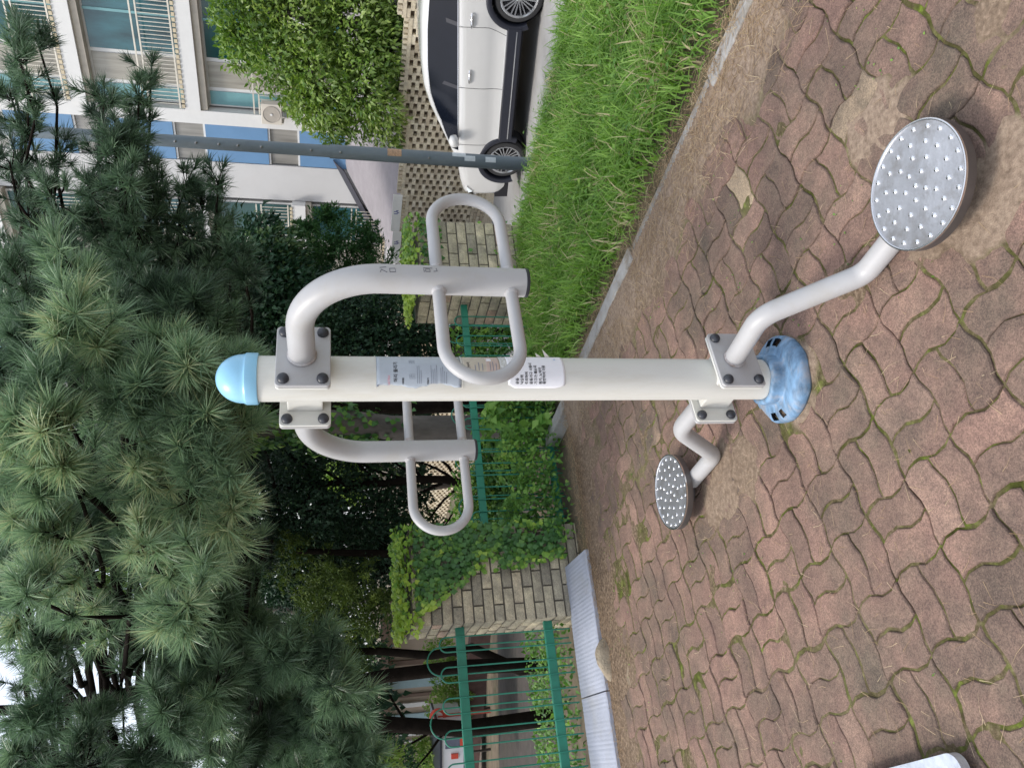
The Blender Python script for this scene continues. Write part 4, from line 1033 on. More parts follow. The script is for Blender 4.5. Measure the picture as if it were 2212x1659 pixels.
# ================================================================= VEGETATION
LEAFSETS = {}
m_bark = mat('bark', (.075, .060, .048), .95, var=.35, vscale=12, bump=1., bscale=40, dirt=(.13, .12, .11), dscale=6, damt=.6, stretch=(1, 1, .3))
m_barkd = mat('dark_bark', (.013, .010, .008), 1.0, spec=.08, var=.35, vscale=12, bump=.8, bscale=40)
def crown_leaves(clumps, n, L, W, up=.3, shell=.5, droop=.2, huesp=.15, narrow=False):
    """clumps: (centre, radius); returns arrays"""
    vol = np.array([r ** 2 for _, r in clumps]); cnt = np.maximum(20, (n * vol / vol.sum()).astype(int))
    Cs, Ds, Ns, Ts = [], [], [], []
    for (c, r), k in zip(clumps, cnt):
        d = rdirs(k); sq = np.array([1.0, 1.0, .82]); rad = r * (shell + (1 - shell) * rng.random(k) ** .6)[:, None]
        # uneven outline: radial lobes
        ph = rng.random(3) * 6.28; lob = 1 + .22 * np.sin(3 * np.arctan2(d[:, 1], d[:, 0]) + ph[0]) * np.cos(2.3 * d[:, 2] + ph[1]) + .12 * np.sin(7 * d[:, 0] + ph[2])
        Cs.append(np.asarray(c) + d * rad * lob[:, None] * sq)
        dd = d + rdirs(k) * .8; dd[:, 2] -= droop; Ds.append(unit(dd))
        nn = d * .6 + rdirs(k) * .6; nn[:, 2] += up + .5; Ns.append(unit(nn))
        t0 = rng.normal(.5, huesp); Ts.append(np.clip(t0 + rng.normal(0, .13, k), 0, 1))
    C = np.concatenate(Cs); s = rng.uniform(.7, 1.25, len(C))
    return leaf_arrays(C, np.concatenate(Ds), np.concatenate(Ns), L * s, W * s, tint=np.concatenate(Ts))
def limb(mb, a, b_, r0, r1, wob=.12, n_=7):
    a, b_ = Vector(a), Vector(b_); pts = []; L = (b_ - a).length
    for i in range(n_ + 1):
        t = i / n_; q = a.lerp(b_, t); w_ = math.sin(t * math.pi) * wob * L
        q += Vector((noise.noise(q * 2.1 + Vector((5, 0, 0))), noise.noise(q * 2.1), .5 * noise.noise(q * 2.1 + Vector((0, 9, 0))))) * w_
        pts.append(q)
    mb.tube(pts, [r0 + (r1 - r0) * i / n_ for i in range(n_ + 1)], 8)
    return pts
def tree(name, label, cat, base, top, clumps, n, L, W, m, group=None, r0=.1, barkm=None, **kw):
    th = thing(name, label, cat, base, group)
    mb = MB(); limb(mb, base, top, r0, r0 * .45, .05, 10); mb.build('trunk', barkm or m_bark, th, 60)
    if len(clumps):
        br = MB()
        for c, r in clumps:
            c = Vector(c); t = min(.95, max(.15, (c.z - r * .6 - base[2]) / max(.1, top[2] - base[2]) - .1)); p = Vector(base).lerp(Vector(top), t)
            limb(br, p, c, r0 * .35, .008, .12, 5)
        br.build('limbs', barkm or m_bark, th, 60)
        V_, F_, T_ = crown_leaves(clumps, n, L, W, **kw); heavy('crown', V_, F_, m, th, T_)
    return th
def PXc(lst, jit=.0):  # (x, y, Y, r)
    return [(P(x, y, Y + random.uniform(-jit, jit)), r) for x, y, Y, r in lst]
m_cam = tintmat('bright_leaf', [(0, (.035, .085, .02)), (.35, (.11, .20, .035)), (.65, (.24, .34, .08)), (1, (.44, .50, .20))], rough=.34, trans=.3, spec=.5)
m_dk = tintmat('dark_leaf', [(0, (.010, .034, .018)), (.5, (.024, .068, .032)), (.9, (.05, .115, .044)), (1, (.09, .15, .05))], rough=.5, trans=.15, spec=.35)  # the wood's deep shade is partly put into both dark leaf colours
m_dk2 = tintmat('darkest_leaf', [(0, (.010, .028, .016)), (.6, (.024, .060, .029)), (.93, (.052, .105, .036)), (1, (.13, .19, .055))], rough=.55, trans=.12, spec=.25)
m_jun = tintmat('juniper_leaf', [(0, (.016, .055, .02)), (.5, (.038, .105, .03)), (1, (.08, .17, .045))], rough=.6, trans=.12, spec=.25)
m_junl = tintmat('yellow_juniper_leaf', [(0, (.03, .06, .018)), (.5, (.08, .125, .028)), (1, (.19, .25, .055))], rough=.6, trans=.2, spec=.25)
m_ivy = tintmat('ivy_leaf', [(0, (.03, .095, .032)), (.45, (.075, .19, .045)), (.75, (.20, .36, .055)), (1, (.42, .56, .09))], rough=.45, trans=.2, spec=.4)
m_lime = tintmat('lime_sunlit_leaf', [(0, (.08, .17, .03)), (.5, (.18, .30, .06)), (1, (.34, .42, .14))], rough=.5, trans=.4, spec=.3)  # lime leaf of the shrubs; on far foliage it carries painted-in sunlight

# bright tree above the wall at the right of the place
cl = PXc([(545, 40, 15.2, .85), (600, 120, 15.0, .7), (640, 60, 14.8, .9), (690, 160, 14.8, .85), (710, 240, 15.4, .55), (760, 70, 14.6, .9), (790, 170, 14.7, .8), (830, 90, 14.4, .6), (830, 240, 15.1, .55), (670, 235, 15.5, .42), (650, 205, 15.4, .45), (770, 250, 15.4, .5), (520, 110, 15.6, .45), (510, 20, 15.4, .6), (700, -60, 14.4, .9), (560, -60, 15, .9), (840, -40, 14.2, .8), (840, 300, 15.6, .3), (720, 290, 15.8, .3)])
bx = P(900, 60, 14.8)
tree('broadleaf_tree', 'bright glossy leaved tree spilling over the pierced wall behind the white car', 'tree', (bx.x, bx.y, -1.6), (bx.x, bx.y, 2.6), cl, 27000, .125, .056, m_cam, r0=.12, shell=.5, huesp=.12)

# juniper right of the arm
def spray_clumps(pts, n, tip_len, m, th, L=.05, W=.012, spread=.35, aim=(0, 0, 1)):
    C, D, N, T = [], [], [], []
    for (c, r) in pts:
        k = int(n / len(pts)); nb = max(8, int(k / 55)); per = k // nb
        for b_ in range(nb):
            d = Vector(rdirs(1)[0]) + Vector(aim) * .9; d.normalize(); p = Vector(c) + Vector(rdirs(1)[0]) * r * .45; ln = r * random.uniform(.5, 1.1)
            t = rng.random(per) ** .8; wd = (1 - t) * spread * r * .35 + .01
            q = np.array(p)[None] + np.array(d)[None] * (t * ln)[:, None] + rng.normal(size=(per, 3)) * wd[:, None]
            C.append(q); D.append(unit(np.array(d)[None] * 1.0 + rng.normal(size=(per, 3)) * .55)); N.append(rdirs(per)); T.append(np.clip(rng.normal(.35, .1) + .5 * t * rng.random(per), 0, 1))
    C = np.concatenate(C); s = rng.uniform(.7, 1.3, len(C))
    V_, F_, T_ = leaf_arrays(C, np.concatenate(D), np.concatenate(N), L * s, W * s, tint=np.concatenate(T)); heavy('crown', V_, F_, m, th, T_)
bx = P(1000, 600, 10.0)
th = thing('juniper_tree', 'dark feathery juniper standing against the lilac grey roof beside the handle arm', 'tree', (bx.x, bx.y, -1.6), 'conifers behind the fence')
mb = MB(); limb(mb, (bx.x, bx.y, -1.7), P(700, 600, 10), .09, .03); mb.build('trunk', m_barkd, th, 60)
spray_clumps(PXc([(690, 560, 9.9, .36), (720, 520, 9.8, .38), (770, 540, 9.9, .42), (740, 590, 10, .45), (820, 580, 10, .42), (850, 610, 10, .40), (800, 630, 10.1, .45), (700, 610, 10, .42), (880, 650, 10, .4), (665, 500, 9.9, .16), (715, 475, 9.9, .18), (800, 520, 9.9, .25)]), 16000, .3, m_jun, th, L=.06, W=.016, aim=(.35, -.1, .55))

# dark trees filling the middle distance
tr = [
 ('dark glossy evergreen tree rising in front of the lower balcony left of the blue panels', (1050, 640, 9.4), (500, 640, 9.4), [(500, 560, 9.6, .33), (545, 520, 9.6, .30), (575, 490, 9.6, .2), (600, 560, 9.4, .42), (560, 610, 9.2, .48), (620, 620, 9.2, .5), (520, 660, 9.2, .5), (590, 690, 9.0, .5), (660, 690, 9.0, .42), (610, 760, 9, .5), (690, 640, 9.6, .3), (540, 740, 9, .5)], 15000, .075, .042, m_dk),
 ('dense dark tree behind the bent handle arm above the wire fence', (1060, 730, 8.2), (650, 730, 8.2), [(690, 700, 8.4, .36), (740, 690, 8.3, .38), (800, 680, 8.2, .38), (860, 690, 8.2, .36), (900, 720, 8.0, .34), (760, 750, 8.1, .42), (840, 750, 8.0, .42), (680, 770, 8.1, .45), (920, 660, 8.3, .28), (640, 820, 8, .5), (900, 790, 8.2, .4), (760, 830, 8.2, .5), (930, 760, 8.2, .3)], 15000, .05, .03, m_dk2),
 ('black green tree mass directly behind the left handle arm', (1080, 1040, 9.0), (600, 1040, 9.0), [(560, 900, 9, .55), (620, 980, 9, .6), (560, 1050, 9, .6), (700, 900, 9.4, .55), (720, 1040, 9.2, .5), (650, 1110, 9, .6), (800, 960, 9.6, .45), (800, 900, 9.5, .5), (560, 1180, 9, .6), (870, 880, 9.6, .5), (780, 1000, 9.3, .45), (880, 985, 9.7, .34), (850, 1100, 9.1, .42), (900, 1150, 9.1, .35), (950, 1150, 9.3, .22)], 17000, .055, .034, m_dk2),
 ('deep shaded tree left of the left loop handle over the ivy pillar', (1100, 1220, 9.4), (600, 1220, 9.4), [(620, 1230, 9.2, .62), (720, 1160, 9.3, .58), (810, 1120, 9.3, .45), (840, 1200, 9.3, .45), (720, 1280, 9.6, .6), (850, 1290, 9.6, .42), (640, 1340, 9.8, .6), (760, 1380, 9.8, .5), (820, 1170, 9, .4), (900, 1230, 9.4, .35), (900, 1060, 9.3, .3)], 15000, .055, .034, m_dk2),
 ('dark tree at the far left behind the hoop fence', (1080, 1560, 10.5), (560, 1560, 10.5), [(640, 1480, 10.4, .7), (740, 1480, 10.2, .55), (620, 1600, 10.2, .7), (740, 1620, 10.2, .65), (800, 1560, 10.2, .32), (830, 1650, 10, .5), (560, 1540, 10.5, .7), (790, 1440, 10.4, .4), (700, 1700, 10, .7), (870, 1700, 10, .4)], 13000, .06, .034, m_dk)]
for lab, b0, t0, cl, n_, L_, W_, mm in tr:
    b3 = P(*b0); t3 = P(*t0)
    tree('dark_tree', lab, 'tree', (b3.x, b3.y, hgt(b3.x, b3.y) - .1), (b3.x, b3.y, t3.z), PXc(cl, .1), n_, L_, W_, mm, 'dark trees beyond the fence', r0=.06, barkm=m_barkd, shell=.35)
# yellow green junipers inside the dark
for lab, b0, cl in (('yellow green juniper glowing faintly above the ivy pillar', (1100, 1250, 8.6), [(640, 1190, 8.6, .34), (700, 1240, 8.6, .36), (760, 1250, 8.5, .34), (690, 1310, 8.7, .36), (780, 1330, 8.6, .34), (830, 1300, 8.6, .22)]),
                    ('olive green juniper over the left end of the hoop fence', (1100, 1460, 8.8), [(620, 1400, 8.8, .32), (690, 1430, 8.8, .36), (760, 1420, 8.8, .3), (720, 1520, 8.8, .36), (640, 1520, 8.8, .34), (780, 1600, 8.8, .3), (720, 1630, 8.6, .36)])):
    b3 = P(*b0); th = thing('juniper_tree', lab, 'tree', (b3.x, b3.y, hgt(b3.x, b3.y) - .1), 'conifers behind the fence')
    mb = MB(); limb(mb, (b3.x, b3.y, -1.6), cl[0] and P(cl[0][0], cl[0][1], cl[0][2]), .08, .03); mb.build('trunk', m_barkd, th, 60)
    spray_clumps(PXc(cl), 9000, .3, m_junl, th, L=.05, W=.013, aim=(0, 0, .5))
b3 = P(1080, 1700, 8.2); tree('willow_shrub', 'pale yellow green narrow leafed shrub at the extreme left edge above the fence', 'shrub', (b3.x, b3.y, hgt(b3.x, b3.y) - .1), (b3.x, b3.y, P(740, 1690, 8.2).z), PXc([(740, 1660, 8.2, .28), (780, 1680, 8.1, .25), (700, 1690, 8.2, .3), (830, 1650, 8.1, .2), (730, 1620, 8.3, .14)]), 2200, .13, .022, m_lime, r0=.03, barkm=m_barkd, shell=.2, droop=-.3)
b3 = P(1090, 1000, 7.4)
tree('dark_shrub', 'low dark green hedge shrub just behind the weedy middle fence', 'shrub', (b3.x, b3.y, -.9), (b3.x, b3.y, -.2), PXc([(1040, 1130, 6.9, .34), (1060, 1060, 7.0, .36), (1030, 1080, 7.4, .34), (1050, 980, 7.1, .34), (1060, 900, 7.2, .32), (1040, 850, 7.4, .34), (1070, 800, 7.3, .28), (1020, 760, 7.8, .3), (1070, 1140, 6.8, .3), (1090, 1000, 6.8, .3), (1085, 720, 7.6, .25)], .1), 6500, .06, .04, m_ivy, r0=.04, barkm=m_barkd, shell=.2, huesp=.08)
# sunlit leaf breaks: the sunlight is put into the lime leaf colour
for lab, b0, cl, n_ in (('small pale sunlit bush glimpsed through the dark trees beside the left handle', (1060, 1040, 12), [(740, 1025, 12, .30), (760, 1060, 12, .2)], 500),
                    ('bright yellow green tree top glowing through the pine needles at upper left', (900, 1290, 13), [(190, 1260, 13, .6), (230, 1310, 13, .5), (170, 1330, 13, .45)], 1800)):
    b3 = P(*b0); tree('sunlit_tree', lab, 'tree', (b3.x, b3.y, -1.8), (b3.x, b3.y, P(cl[0][0], cl[0][1], cl[0][2]).z), PXc(cl), n_, .12, .07, m_lime, r0=.07, shell=.2)
# far wood closing the view
cl = []
for k in range(120):
    y = random.uniform(600, 1800); x = random.uniform(270, 840)
    if y > 1320 and x > 780: continue
    if y > 1340 and x < 420: continue
    if (x - 220) ** 2 + (y - 1290) ** 2 < 120 ** 2 or (abs(y - 1040) < 60 and x > 700): continue
    cl.append((P(x, y, random.uniform(15, 18)), random.uniform(.9, 1.4)))
V_, F_, T_ = crown_leaves(cl, 26000, .22, .14, shell=.2); o_ = heavy('distant_wood', V_, F_, m_dk2, None, T_)
o_['label'] = 'dark wood closing the view beyond the street'; kind(o_, 'stuff')
# ivy clad trunk behind the left handle arm
bx = P(1100, 918, 6.3)
th = thing('ivy_tree', 'grey brown tree trunk with ivy climbing it behind the middle fence', 'tree', (bx.x, bx.y, -.4))
mb = MB(); limb(mb, (bx.x, bx.y, -.5), (bx.x + .03, bx.y, 3.2), .115, .08, .03, 12); mb.build('trunk', mat('grey_bark', (.13, .115, .105), .95, var=.35, vscale=9, bump=1., bscale=35, stretch=(1, 1, .35)), th, 60)
k = 1500; zz = rng.random(k) ** .9 * 2.4 + .78; keep = (zz > 1.18) | (rng.random(k) < .15); zz = zz[keep]; k = len(zz); an = rng.random(k) * 6.28; rr = .12 + rng.random(k) * .10 + .05 * np.sin(zz * 9)
C = np.stack([bx.x + np.cos(an) * rr, bx.y + np.sin(an) * rr, zz], 1); Nn = np.stack([np.cos(an), np.sin(an), np.full(k, .3)], 1); D = rng.normal(size=(k, 3)) * .4 + [0, 0, -1]
V_, F_, T_ = leaf_arrays(C, D, Nn, .06, .05, fold=.1, tint=np.clip(rng.normal(.4, .2, k), 0, 1)); heavy('ivy', V_, F_, m_ivy, th, T_)

# ---------------------------------------------------------------- pines
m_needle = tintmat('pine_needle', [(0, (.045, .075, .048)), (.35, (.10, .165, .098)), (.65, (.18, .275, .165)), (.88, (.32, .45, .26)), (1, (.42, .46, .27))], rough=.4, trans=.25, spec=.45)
def needles(tufts, n, L, wd, spread=1.25):
    """tufts: (origin, dir, tint)"""
    O = np.array([t[0] for t in tufts]); D0 = unit(np.array([t[1] for t in tufts])); T0 = np.array([t[2] for t in tufts]); K = len(O)
    Dd = np.repeat(D0, n, 0); Oo = np.repeat(O, n, 0); sc = np.repeat(rng.uniform(.75, 1.15, K), n)
    rnd = unit(rng.normal(size=(K * n, 3))); perp = unit(rnd - Dd * (rnd * Dd).sum(1, keepdims=True))
    th_ = (rng.random(K * n) ** .75) * spread
    nd = Dd * np.cos(th_)[:, None] + perp * np.sin(th_)[:, None]
    ln = L * rng.uniform(.75, 1.1, K * n) * sc; st = Oo - Dd * (rng.random(K * n) * .05)[:, None]
    side = unit(np.cross(nd, rng.normal(size=(K * n, 3)))) * (wd / 2)
    drp = np.zeros((K * n, 3)); drp[:, 2] = -.10 * ln
    mid = st + nd * (ln * .55)[:, None] + drp * .15; tip = st + nd * ln[:, None] + drp
    V_ = np.stack([st - side, st + side, mid + side, mid - side, tip], 1).reshape(-1, 3); b_ = np.arange(K * n)[:, None] * 5
    F_ = np.concatenate([b_ + [0, 1, 2], b_ + [0, 2, 3], b_ + [3, 2, 4]], 1).reshape(-1, 3)
    T_ = np.repeat(np.clip(np.repeat(T0, n) + rng.normal(0, .13, K * n), 0, 1), 3)
    return V_, F_, T_
m_needle2 = tintmat('shaded_pine_needle', [(0, (.022, .045, .030)), (.5, (.060, .105, .066)), (1, (.13, .20, .11))], rough=.45, trans=.15, spec=.35)  # darker copy of the needle colour, with the shade between pines put in
def pine(label, base, height, clusters, near, r0=.07, nn_=None, m=None):
    """clusters: (x, y, Y, r metres, tufts, tint)"""
    th = thing('pine_tree', label, 'tree', base, 'five needle pines over the fence'); base = Vector(base)
    mb = MB(); limb(mb, base, base + Vector((0, 0, height)), r0, r0 * .3, .02, 12); mb.build('trunk', m_barkd, th, 60)
    wood = MB(); tuf = []
    for (x, y, Y, r, nt_, tn) in clusters:
        c = P(x, y, Y); zt_ = max(base.z + 1.3, min(base.z + height - .3, c.z + random.uniform(-.2, .9)))
        a = Vector((base.x, base.y, zt_)); pts = limb(wood, a, c, .022, .006, .10, 8)
        main = (c - a).normalized()
        for q0 in pts[4:]:
            for _ in range(2 if near else 3):
                d = (main * .8 + Vector(rdirs(1)[0]) * .7 + Vector((0, -.1, .2))).normalized(); e = q0 + d * random.uniform(.05, .16)
                wood.tube([q0, e], [.003, .002], 4, caps=False); tuf.append((tuple(e), tuple(d), tn - .15 + random.gauss(0, .08)))
        for k in range(nt_):
            off = Vector(rdirs(1)[0]) * r * random.uniform(.25, 1); off.z *= .75; e = c + off
            d = (off.normalized() * .75 + main * .55 + Vector((0, -.25, .25))).normalized()
            s_ = c + off * .2 - main * .05
            wood.tube([s_, s_.lerp(e, .5) + Vector((0, 0, -.01)), e], [.004, .003, .0022], 5, caps=False)
            tuf.append((tuple(e), tuple(d), tn + random.gauss(0, .09)))
            if near and random.random() < .75: q = s_.lerp(e, .62); tuf.append((tuple(q), tuple((d + Vector(rdirs(1)[0]) * .3).normalized()), tn - .12 + random.gauss(0, .06)))
    wood.build('branches', m_barkd, th, 60)
    V_, F_, T_ = needles(tuf, nn_ or (72 if near else 60), .118 if near else .108, .0030 if near else .0034, 1.12); heavy('needles', V_, F_, m or m_needle, th, T_)
    return th
c1 = []
for (x, y) in [(150, 570), (200, 620), (160, 680), (215, 720), (235, 785), (180, 760), (260, 860), (330, 840), (400, 790), (370, 745), (440, 815), (505, 785), (480, 870), (435, 905), (510, 930), (290, 960), (330, 1025), (300, 1070), (400, 960), (460, 960), (480, 1015), (500, 1085), (420, 1060), (470, 1140), (340, 1140), (300, 1190), (370, 1240), (400, 1310), (345, 1315), (430, 1210), (100, 830), (60, 900), (125, 900), (40, 1010), (90, 1050), (60, 1120), (115, 1150), (80, 1210), (110, 1250), (60, 1290), (30, 940), (130, 980)]:
    Y = random.uniform(2.85, 3.5); c1.append((x, y, Y, .14, 8, random.uniform(.6, .95)))  # light on the nearest tufts is put into their brighter tint
b1 = P(1060, 1442, 6.4)
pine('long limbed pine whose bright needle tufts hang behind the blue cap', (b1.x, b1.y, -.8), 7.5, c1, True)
c2 = []
for (x, y) in [(420, 1400), (520, 1440), (370, 1480), (450, 1540), (560, 1600), (210, 1560), (90, 1400), (600, 1500), (380, 1620), (300, 1640), (500, 1660), (180, 1660), (90, 1540), (60, 1640), (540, 1350), (480, 1290), (240, 1100), (180, 1050), (240, 1150), (140, 1140), (20, 820), (30, 700), (90, 740), (60, 620), (290, 700), (340, 640), (420, 660), (470, 700), (320, 760), (640, 1580), (680, 1660), (600, 1420), (660, 1400), (700, 1450), (740, 1500), (700, 1560), (760, 1580), (740, 1640), (800, 1640), (620, 1640), (580, 1540), (470, 1480), (360, 1540), (30, 1100), (10, 1250)]:
    Y = random.uniform(3.6, 4.8); c2.append((x, y, Y, .21, 16, random.uniform(.2, .65)))  # lower tint puts shade into the sprays farther back
b2 = P(1060, 1560, 5.6)
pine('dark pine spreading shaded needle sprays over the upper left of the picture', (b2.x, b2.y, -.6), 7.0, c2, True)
c3 = []
for (x, y, r, k) in [(40, 120, .16, 12), (60, 180, .14, 9), (225, 215, .09, 5), (300, 205, .13, 10), (325, 165, .07, 4), (290, 265, .12, 8), (60, 270, .18, 7), (130, 330, .15, 6), (110, 420, .18, 8), (250, 340, .15, 14), (270, 400, .18, 18), (340, 390, .15, 14), (400, 400, .12, 10), (470, 395, .08, 6), (440, 440, .13, 9), (60, 470, .18, 9), (200, 480, .2, 16), (300, 480, .22, 20), (390, 480, .2, 16), (480, 490, .14, 9), (100, 560, .2, 12), (250, 560, .24, 20), (350, 560, .24, 22), (440, 560, .18, 12), (20, 350, .14, 5), (40, 60, .12, 5), (20, 560, .2, 12), (150, 500, .16, 7), (200, 420, .14, 8), (510, 560, .14, 7), (400, 620, .2, 14), (215, 240, .1, 8), (260, 300, .13, 12), (300, 330, .14, 14), (230, 450, .2, 18), (330, 440, .18, 18), (160, 590, .2, 14), (300, 600, .2, 16), (460, 590, .16, 12), (500, 640, .14, 10), (530, 600, .12, 8), (80, 90, .12, 9), (20, 200, .12, 8)]:
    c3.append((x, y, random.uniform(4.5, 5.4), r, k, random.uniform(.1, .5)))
b3 = P(1000, 880, 6.9)
pine('sparse dark pine whose twigs cross the white block and the lamp pole', (b3.x, b3.y, -.9), 7.0, c3, False)
c4 = []
for k in range(150):
    y = random.uniform(560, 1750); x = random.uniform(-60, 560)
    if x < 120 and y > 1300: continue
    if (x - 205) ** 2 + (y - 1290) ** 2 < 165 ** 2 or (x - 235) ** 2 + (y - 1430) ** 2 < 150 ** 2 or (x - 460) ** 2 + (y - 1620) ** 2 < 110 ** 2: continue
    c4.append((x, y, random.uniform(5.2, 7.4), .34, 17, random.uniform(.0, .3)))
b4 = P(1060, 1180, 9.6)
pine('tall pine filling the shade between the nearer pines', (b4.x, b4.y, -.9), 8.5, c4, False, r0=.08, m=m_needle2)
c5 = [(x, y, random.uniform(6, 7), .26, 9, .1) for (x, y) in [(60, 1480), (100, 1600), (40, 1640), (150, 1500), (130, 1420), (20, 1560)]]
b5 = P(1060, 1720, 9.5); pine('thin pine silhouetted against the white sky at the far corner', (b5.x, b5.y, -1.), 8.0, c5, False, r0=.06)

# ---------------------------------------------------------------- ivy on the pillars
def ivy_wall(label, org, u3, n3, w_, z0, z1, dens, n, L, seed_tint, ontop=.4, depth=.4, stems=True):
    th = thing('ivy_plant', label, 'ivy', (org.x, org.y, z0), 'ivy on the block pillars')
    C, D, N, T = [], [], [], []
    while len(C) < n:
        if random.random() < ontop:
            u = random.uniform(-.04, w_ + .03); v = random.uniform(-.06, depth); p = org + u3 * u - n3 * -v * 1.0; h = z1 + .02 + .055 * random.random() * (1 + .6 * noise.noise(Vector((u * 8, v * 8, 0)))) + .03
            if v < -.0: h -= random.random() * .10
            nn = Vector((random.gauss(0, .5), random.gauss(0, .5) - .4, 1)); d = Vector((random.gauss(0, 1), random.gauss(-.6, .7), -.2)); t = .72 + .3 * (1 - u / w_) * 1.0
        else:
            u = random.uniform(-.01, w_ + .02); z = random.uniform(z0, z1)
            if random.random() > dens(u / w_, (z - z0) / (z1 - z0)): continue
            p = org + u3 * u - n3 * (.012 + .05 * random.random()); h = z
            nn = Vector(-n3) * 1.2 + Vector((random.gauss(0, .4), random.gauss(0, .4), .45)); d = Vector((random.gauss(0, .6), -.2, -1)); t = .38 + .35 * noise.noise(Vector((u * 7, z * 7, 3))) + (.3 if dens(u / w_ - .10, (z - z0) / (z1 - z0)) < .2 else 0)
        C.append((p.x, p.y, h)); D.append(d); N.append(nn); T.append(min(1, max(0, t + random.gauss(0, .12))))
    s = rng.uniform(.6, 1.2, len(C))
    V_, F_, T_ = leaf_arrays(np.array(C), np.array(D), np.array(N), L * s, L * .95 * s, fold=.08, tint=np.array(T)); heavy('leaves', V_, F_, m_ivy, th, T_)
    vb = MB()
    for k in range(9 if stems else 0):
        u = random.uniform(.72, .98) * w_; pts = []; 
        for i in range(9): pts.append(org + u3 * (u + .06 * noise.noise(Vector((k, i * .5, 0)))) - n3 * .010 + Z * (z0 + (z1 - z0) * i / 8))
        vb.tube(pts, .003, 5)
    if stems: vb.build('stems', m_bark, th)
    return th
def dl(u, v):
    ub = interp([(0, .66), (.1, .65), (.3, .56), (.6, .56), (.75, .36), (.93, .16), (1, .1)], v)
    if u < ub - .05: return .0
    if noise.noise(Vector((u * 6, v * 9, 7))) > .38 : return .12
    return .95 if u > ub + .04 else .5
ivy_wall('bright ivy draped over the top and right side of the pale block pillar', Vector((PL[0], PL[1], 0)), E3_ if False else Vector((FE.x, FE.y, 0)), Vector((FN.x, FN.y, 0)), PLW, .05, 1.03, dl, 3000, .040, 0, .30)
ivy_wall('dark ivy capping the farther block pillar behind the right loop handle', Vector((PRc[0], PRc[1], 0)), Vector((FE.x, FE.y, 0)), Vector((FN.x, FN.y, 0)), .72, .0, .86, lambda u, v: (.9 if v > .86 else (.5 if v > .8 else .02)), 1300, .042, 0, .55, stems=False)

# ---------------------------------------------------------------- weeds along the middle fence
m_weed = tintmat('weed_leaf', [(0, (.04, .10, .022)), (.45, (.12, .26, .05)), (.8, (.25, .42, .085)), (1, (.42, .52, .13))], rough=.5, trans=.3, spec=.35)
m_straw = tintmat('dry_straw', [(0, (.18, .11, .06)), (.5, (.36, .25, .145)), (1, (.56, .45, .29))], rough=.9, trans=.1)
mdv = Vector((md.x, md.y, 0)); nv = Vector((-md.y, md.x, 0))
C, D, N, T, LL = [], [], [], [], []
def wadd(p, d, nn, t, l): C.append(tuple(p)); D.append(tuple(d)); N.append(tuple(nn)); T.append(t); LL.append(l)
for k in range(5400):
    t = random.uniform(-.05, 1.0); u = t * fmL
    top = interp([(0, .50), (.12, .46), (.3, .50), (.5, .52), (.62, .34), (.8, .12), (1, .05)], t); top *= .85 + .3 * noise.noise(Vector((u * 4, 0, 0)))
    z = -.05 + top * random.random() ** .8
    depth_ = -.14 + .44 * random.random() ** 1.3 - .10 * (z < .12) * random.random(); p = fm0 + mdv * u + nv * depth_ * 1.0 + Z * z
    big = .38 < t < .75 and noise.noise(Vector((u * 3, z * 3, 1))) > -.15
    l = random.uniform(.065, .105) if big else random.uniform(.028, .05)
    wadd(p, (random.gauss(0, .8), random.gauss(-.5, .6), random.gauss(-.2, .5)), (random.gauss(0, .5), random.gauss(-.6, .5), 1), min(1, max(0, .42 + .4 * noise.noise(Vector((u * 5, z * 5, 8))) + random.gauss(0, .14) + (.12 if big else 0))), l)
# bank behind the left fence and along its foot
for k in range(5200):
    u = random.uniform(-.2, 2.4); dd = random.random() ** 1.3 * 2.6; p = Vector((PL[0], PL[1], 0)) - E3 * u + N3_ * (.16 + dd); 
    p.z = hgt(p.x, p.y) + random.uniform(0, .16)
    wadd(p, (random.gauss(0, .8), random.gauss(-.4, .6), random.gauss(.2, .6)), (random.gauss(0, .5), random.gauss(-.5, .5), 1), min(1, max(0, .33 + random.gauss(0, .18))), random.uniform(.02, .05))
L_ = np.array(LL); V_, F_, T_ = leaf_arrays(np.array(C), np.array(D), np.array(N), L_, L_ * .62, fold=.12, tint=np.array(T))
o_ = heavy('weeds', V_, F_, m_weed, None, T_); o_['label'] = 'leafy weeds crowding the foot of the green fence'; kind(o_, 'stuff')
# ---------------------------------------------------------------- grass
def blades(pts, hts, m, name, lean=.5, wd=.0045, tint=None, seg=3, label=None):
    n = len(pts); P0 = np.asarray(pts, dtype=float); h = np.asarray(hts)[:, None]; a = rng.random(n) * 6.283; dirn = np.stack([np.cos(a), np.sin(a), np.zeros(n)], 1)
    ln = rng.uniform(.15, 1., n)[:, None] * lean; up = np.array([0, 0, 1.]); side = np.stack([-np.sin(a), np.cos(a), np.zeros(n)], 1) * (wd * rng.uniform(.6, 1.4, n))[:, None]
    rows = []
    for i in range(seg + 1):
        t = i / seg; c = P0 + up * h * (t - .35 * ln * t * t) + dirn * h * ln * t * t * 1.1; w_ = (1 - t) ** .7 * (1 if i else .7)
        rows.append(c - side * w_); rows.append(c + side * w_)
    V_ = np.stack(rows, 1).reshape(-1, 3); b_ = np.arange(n)[:, None] * (2 * (seg + 1)); F_ = np.concatenate([b_ + [2 * i, 2 * i + 1, 2 * i + 3, 2 * i + 2] for i in range(seg)], 1).reshape(-1, 4)
    o = heavy(name, V_, F_, m, None, np.repeat(tint, seg)); kind(o, 'stuff')
    if label: o['label'] = label
    return o
m_grass = tintmat('grass_blade', [(0, (.09, .19, .035)), (.4, (.20, .36, .065)), (.75, (.34, .52, .12)), (.9, (.46, .58, .22)), (1, (.58, .50, .30))], rough=.5, trans=.35, spec=.35)
pts, hts, tn = [], [], []
tries = 0
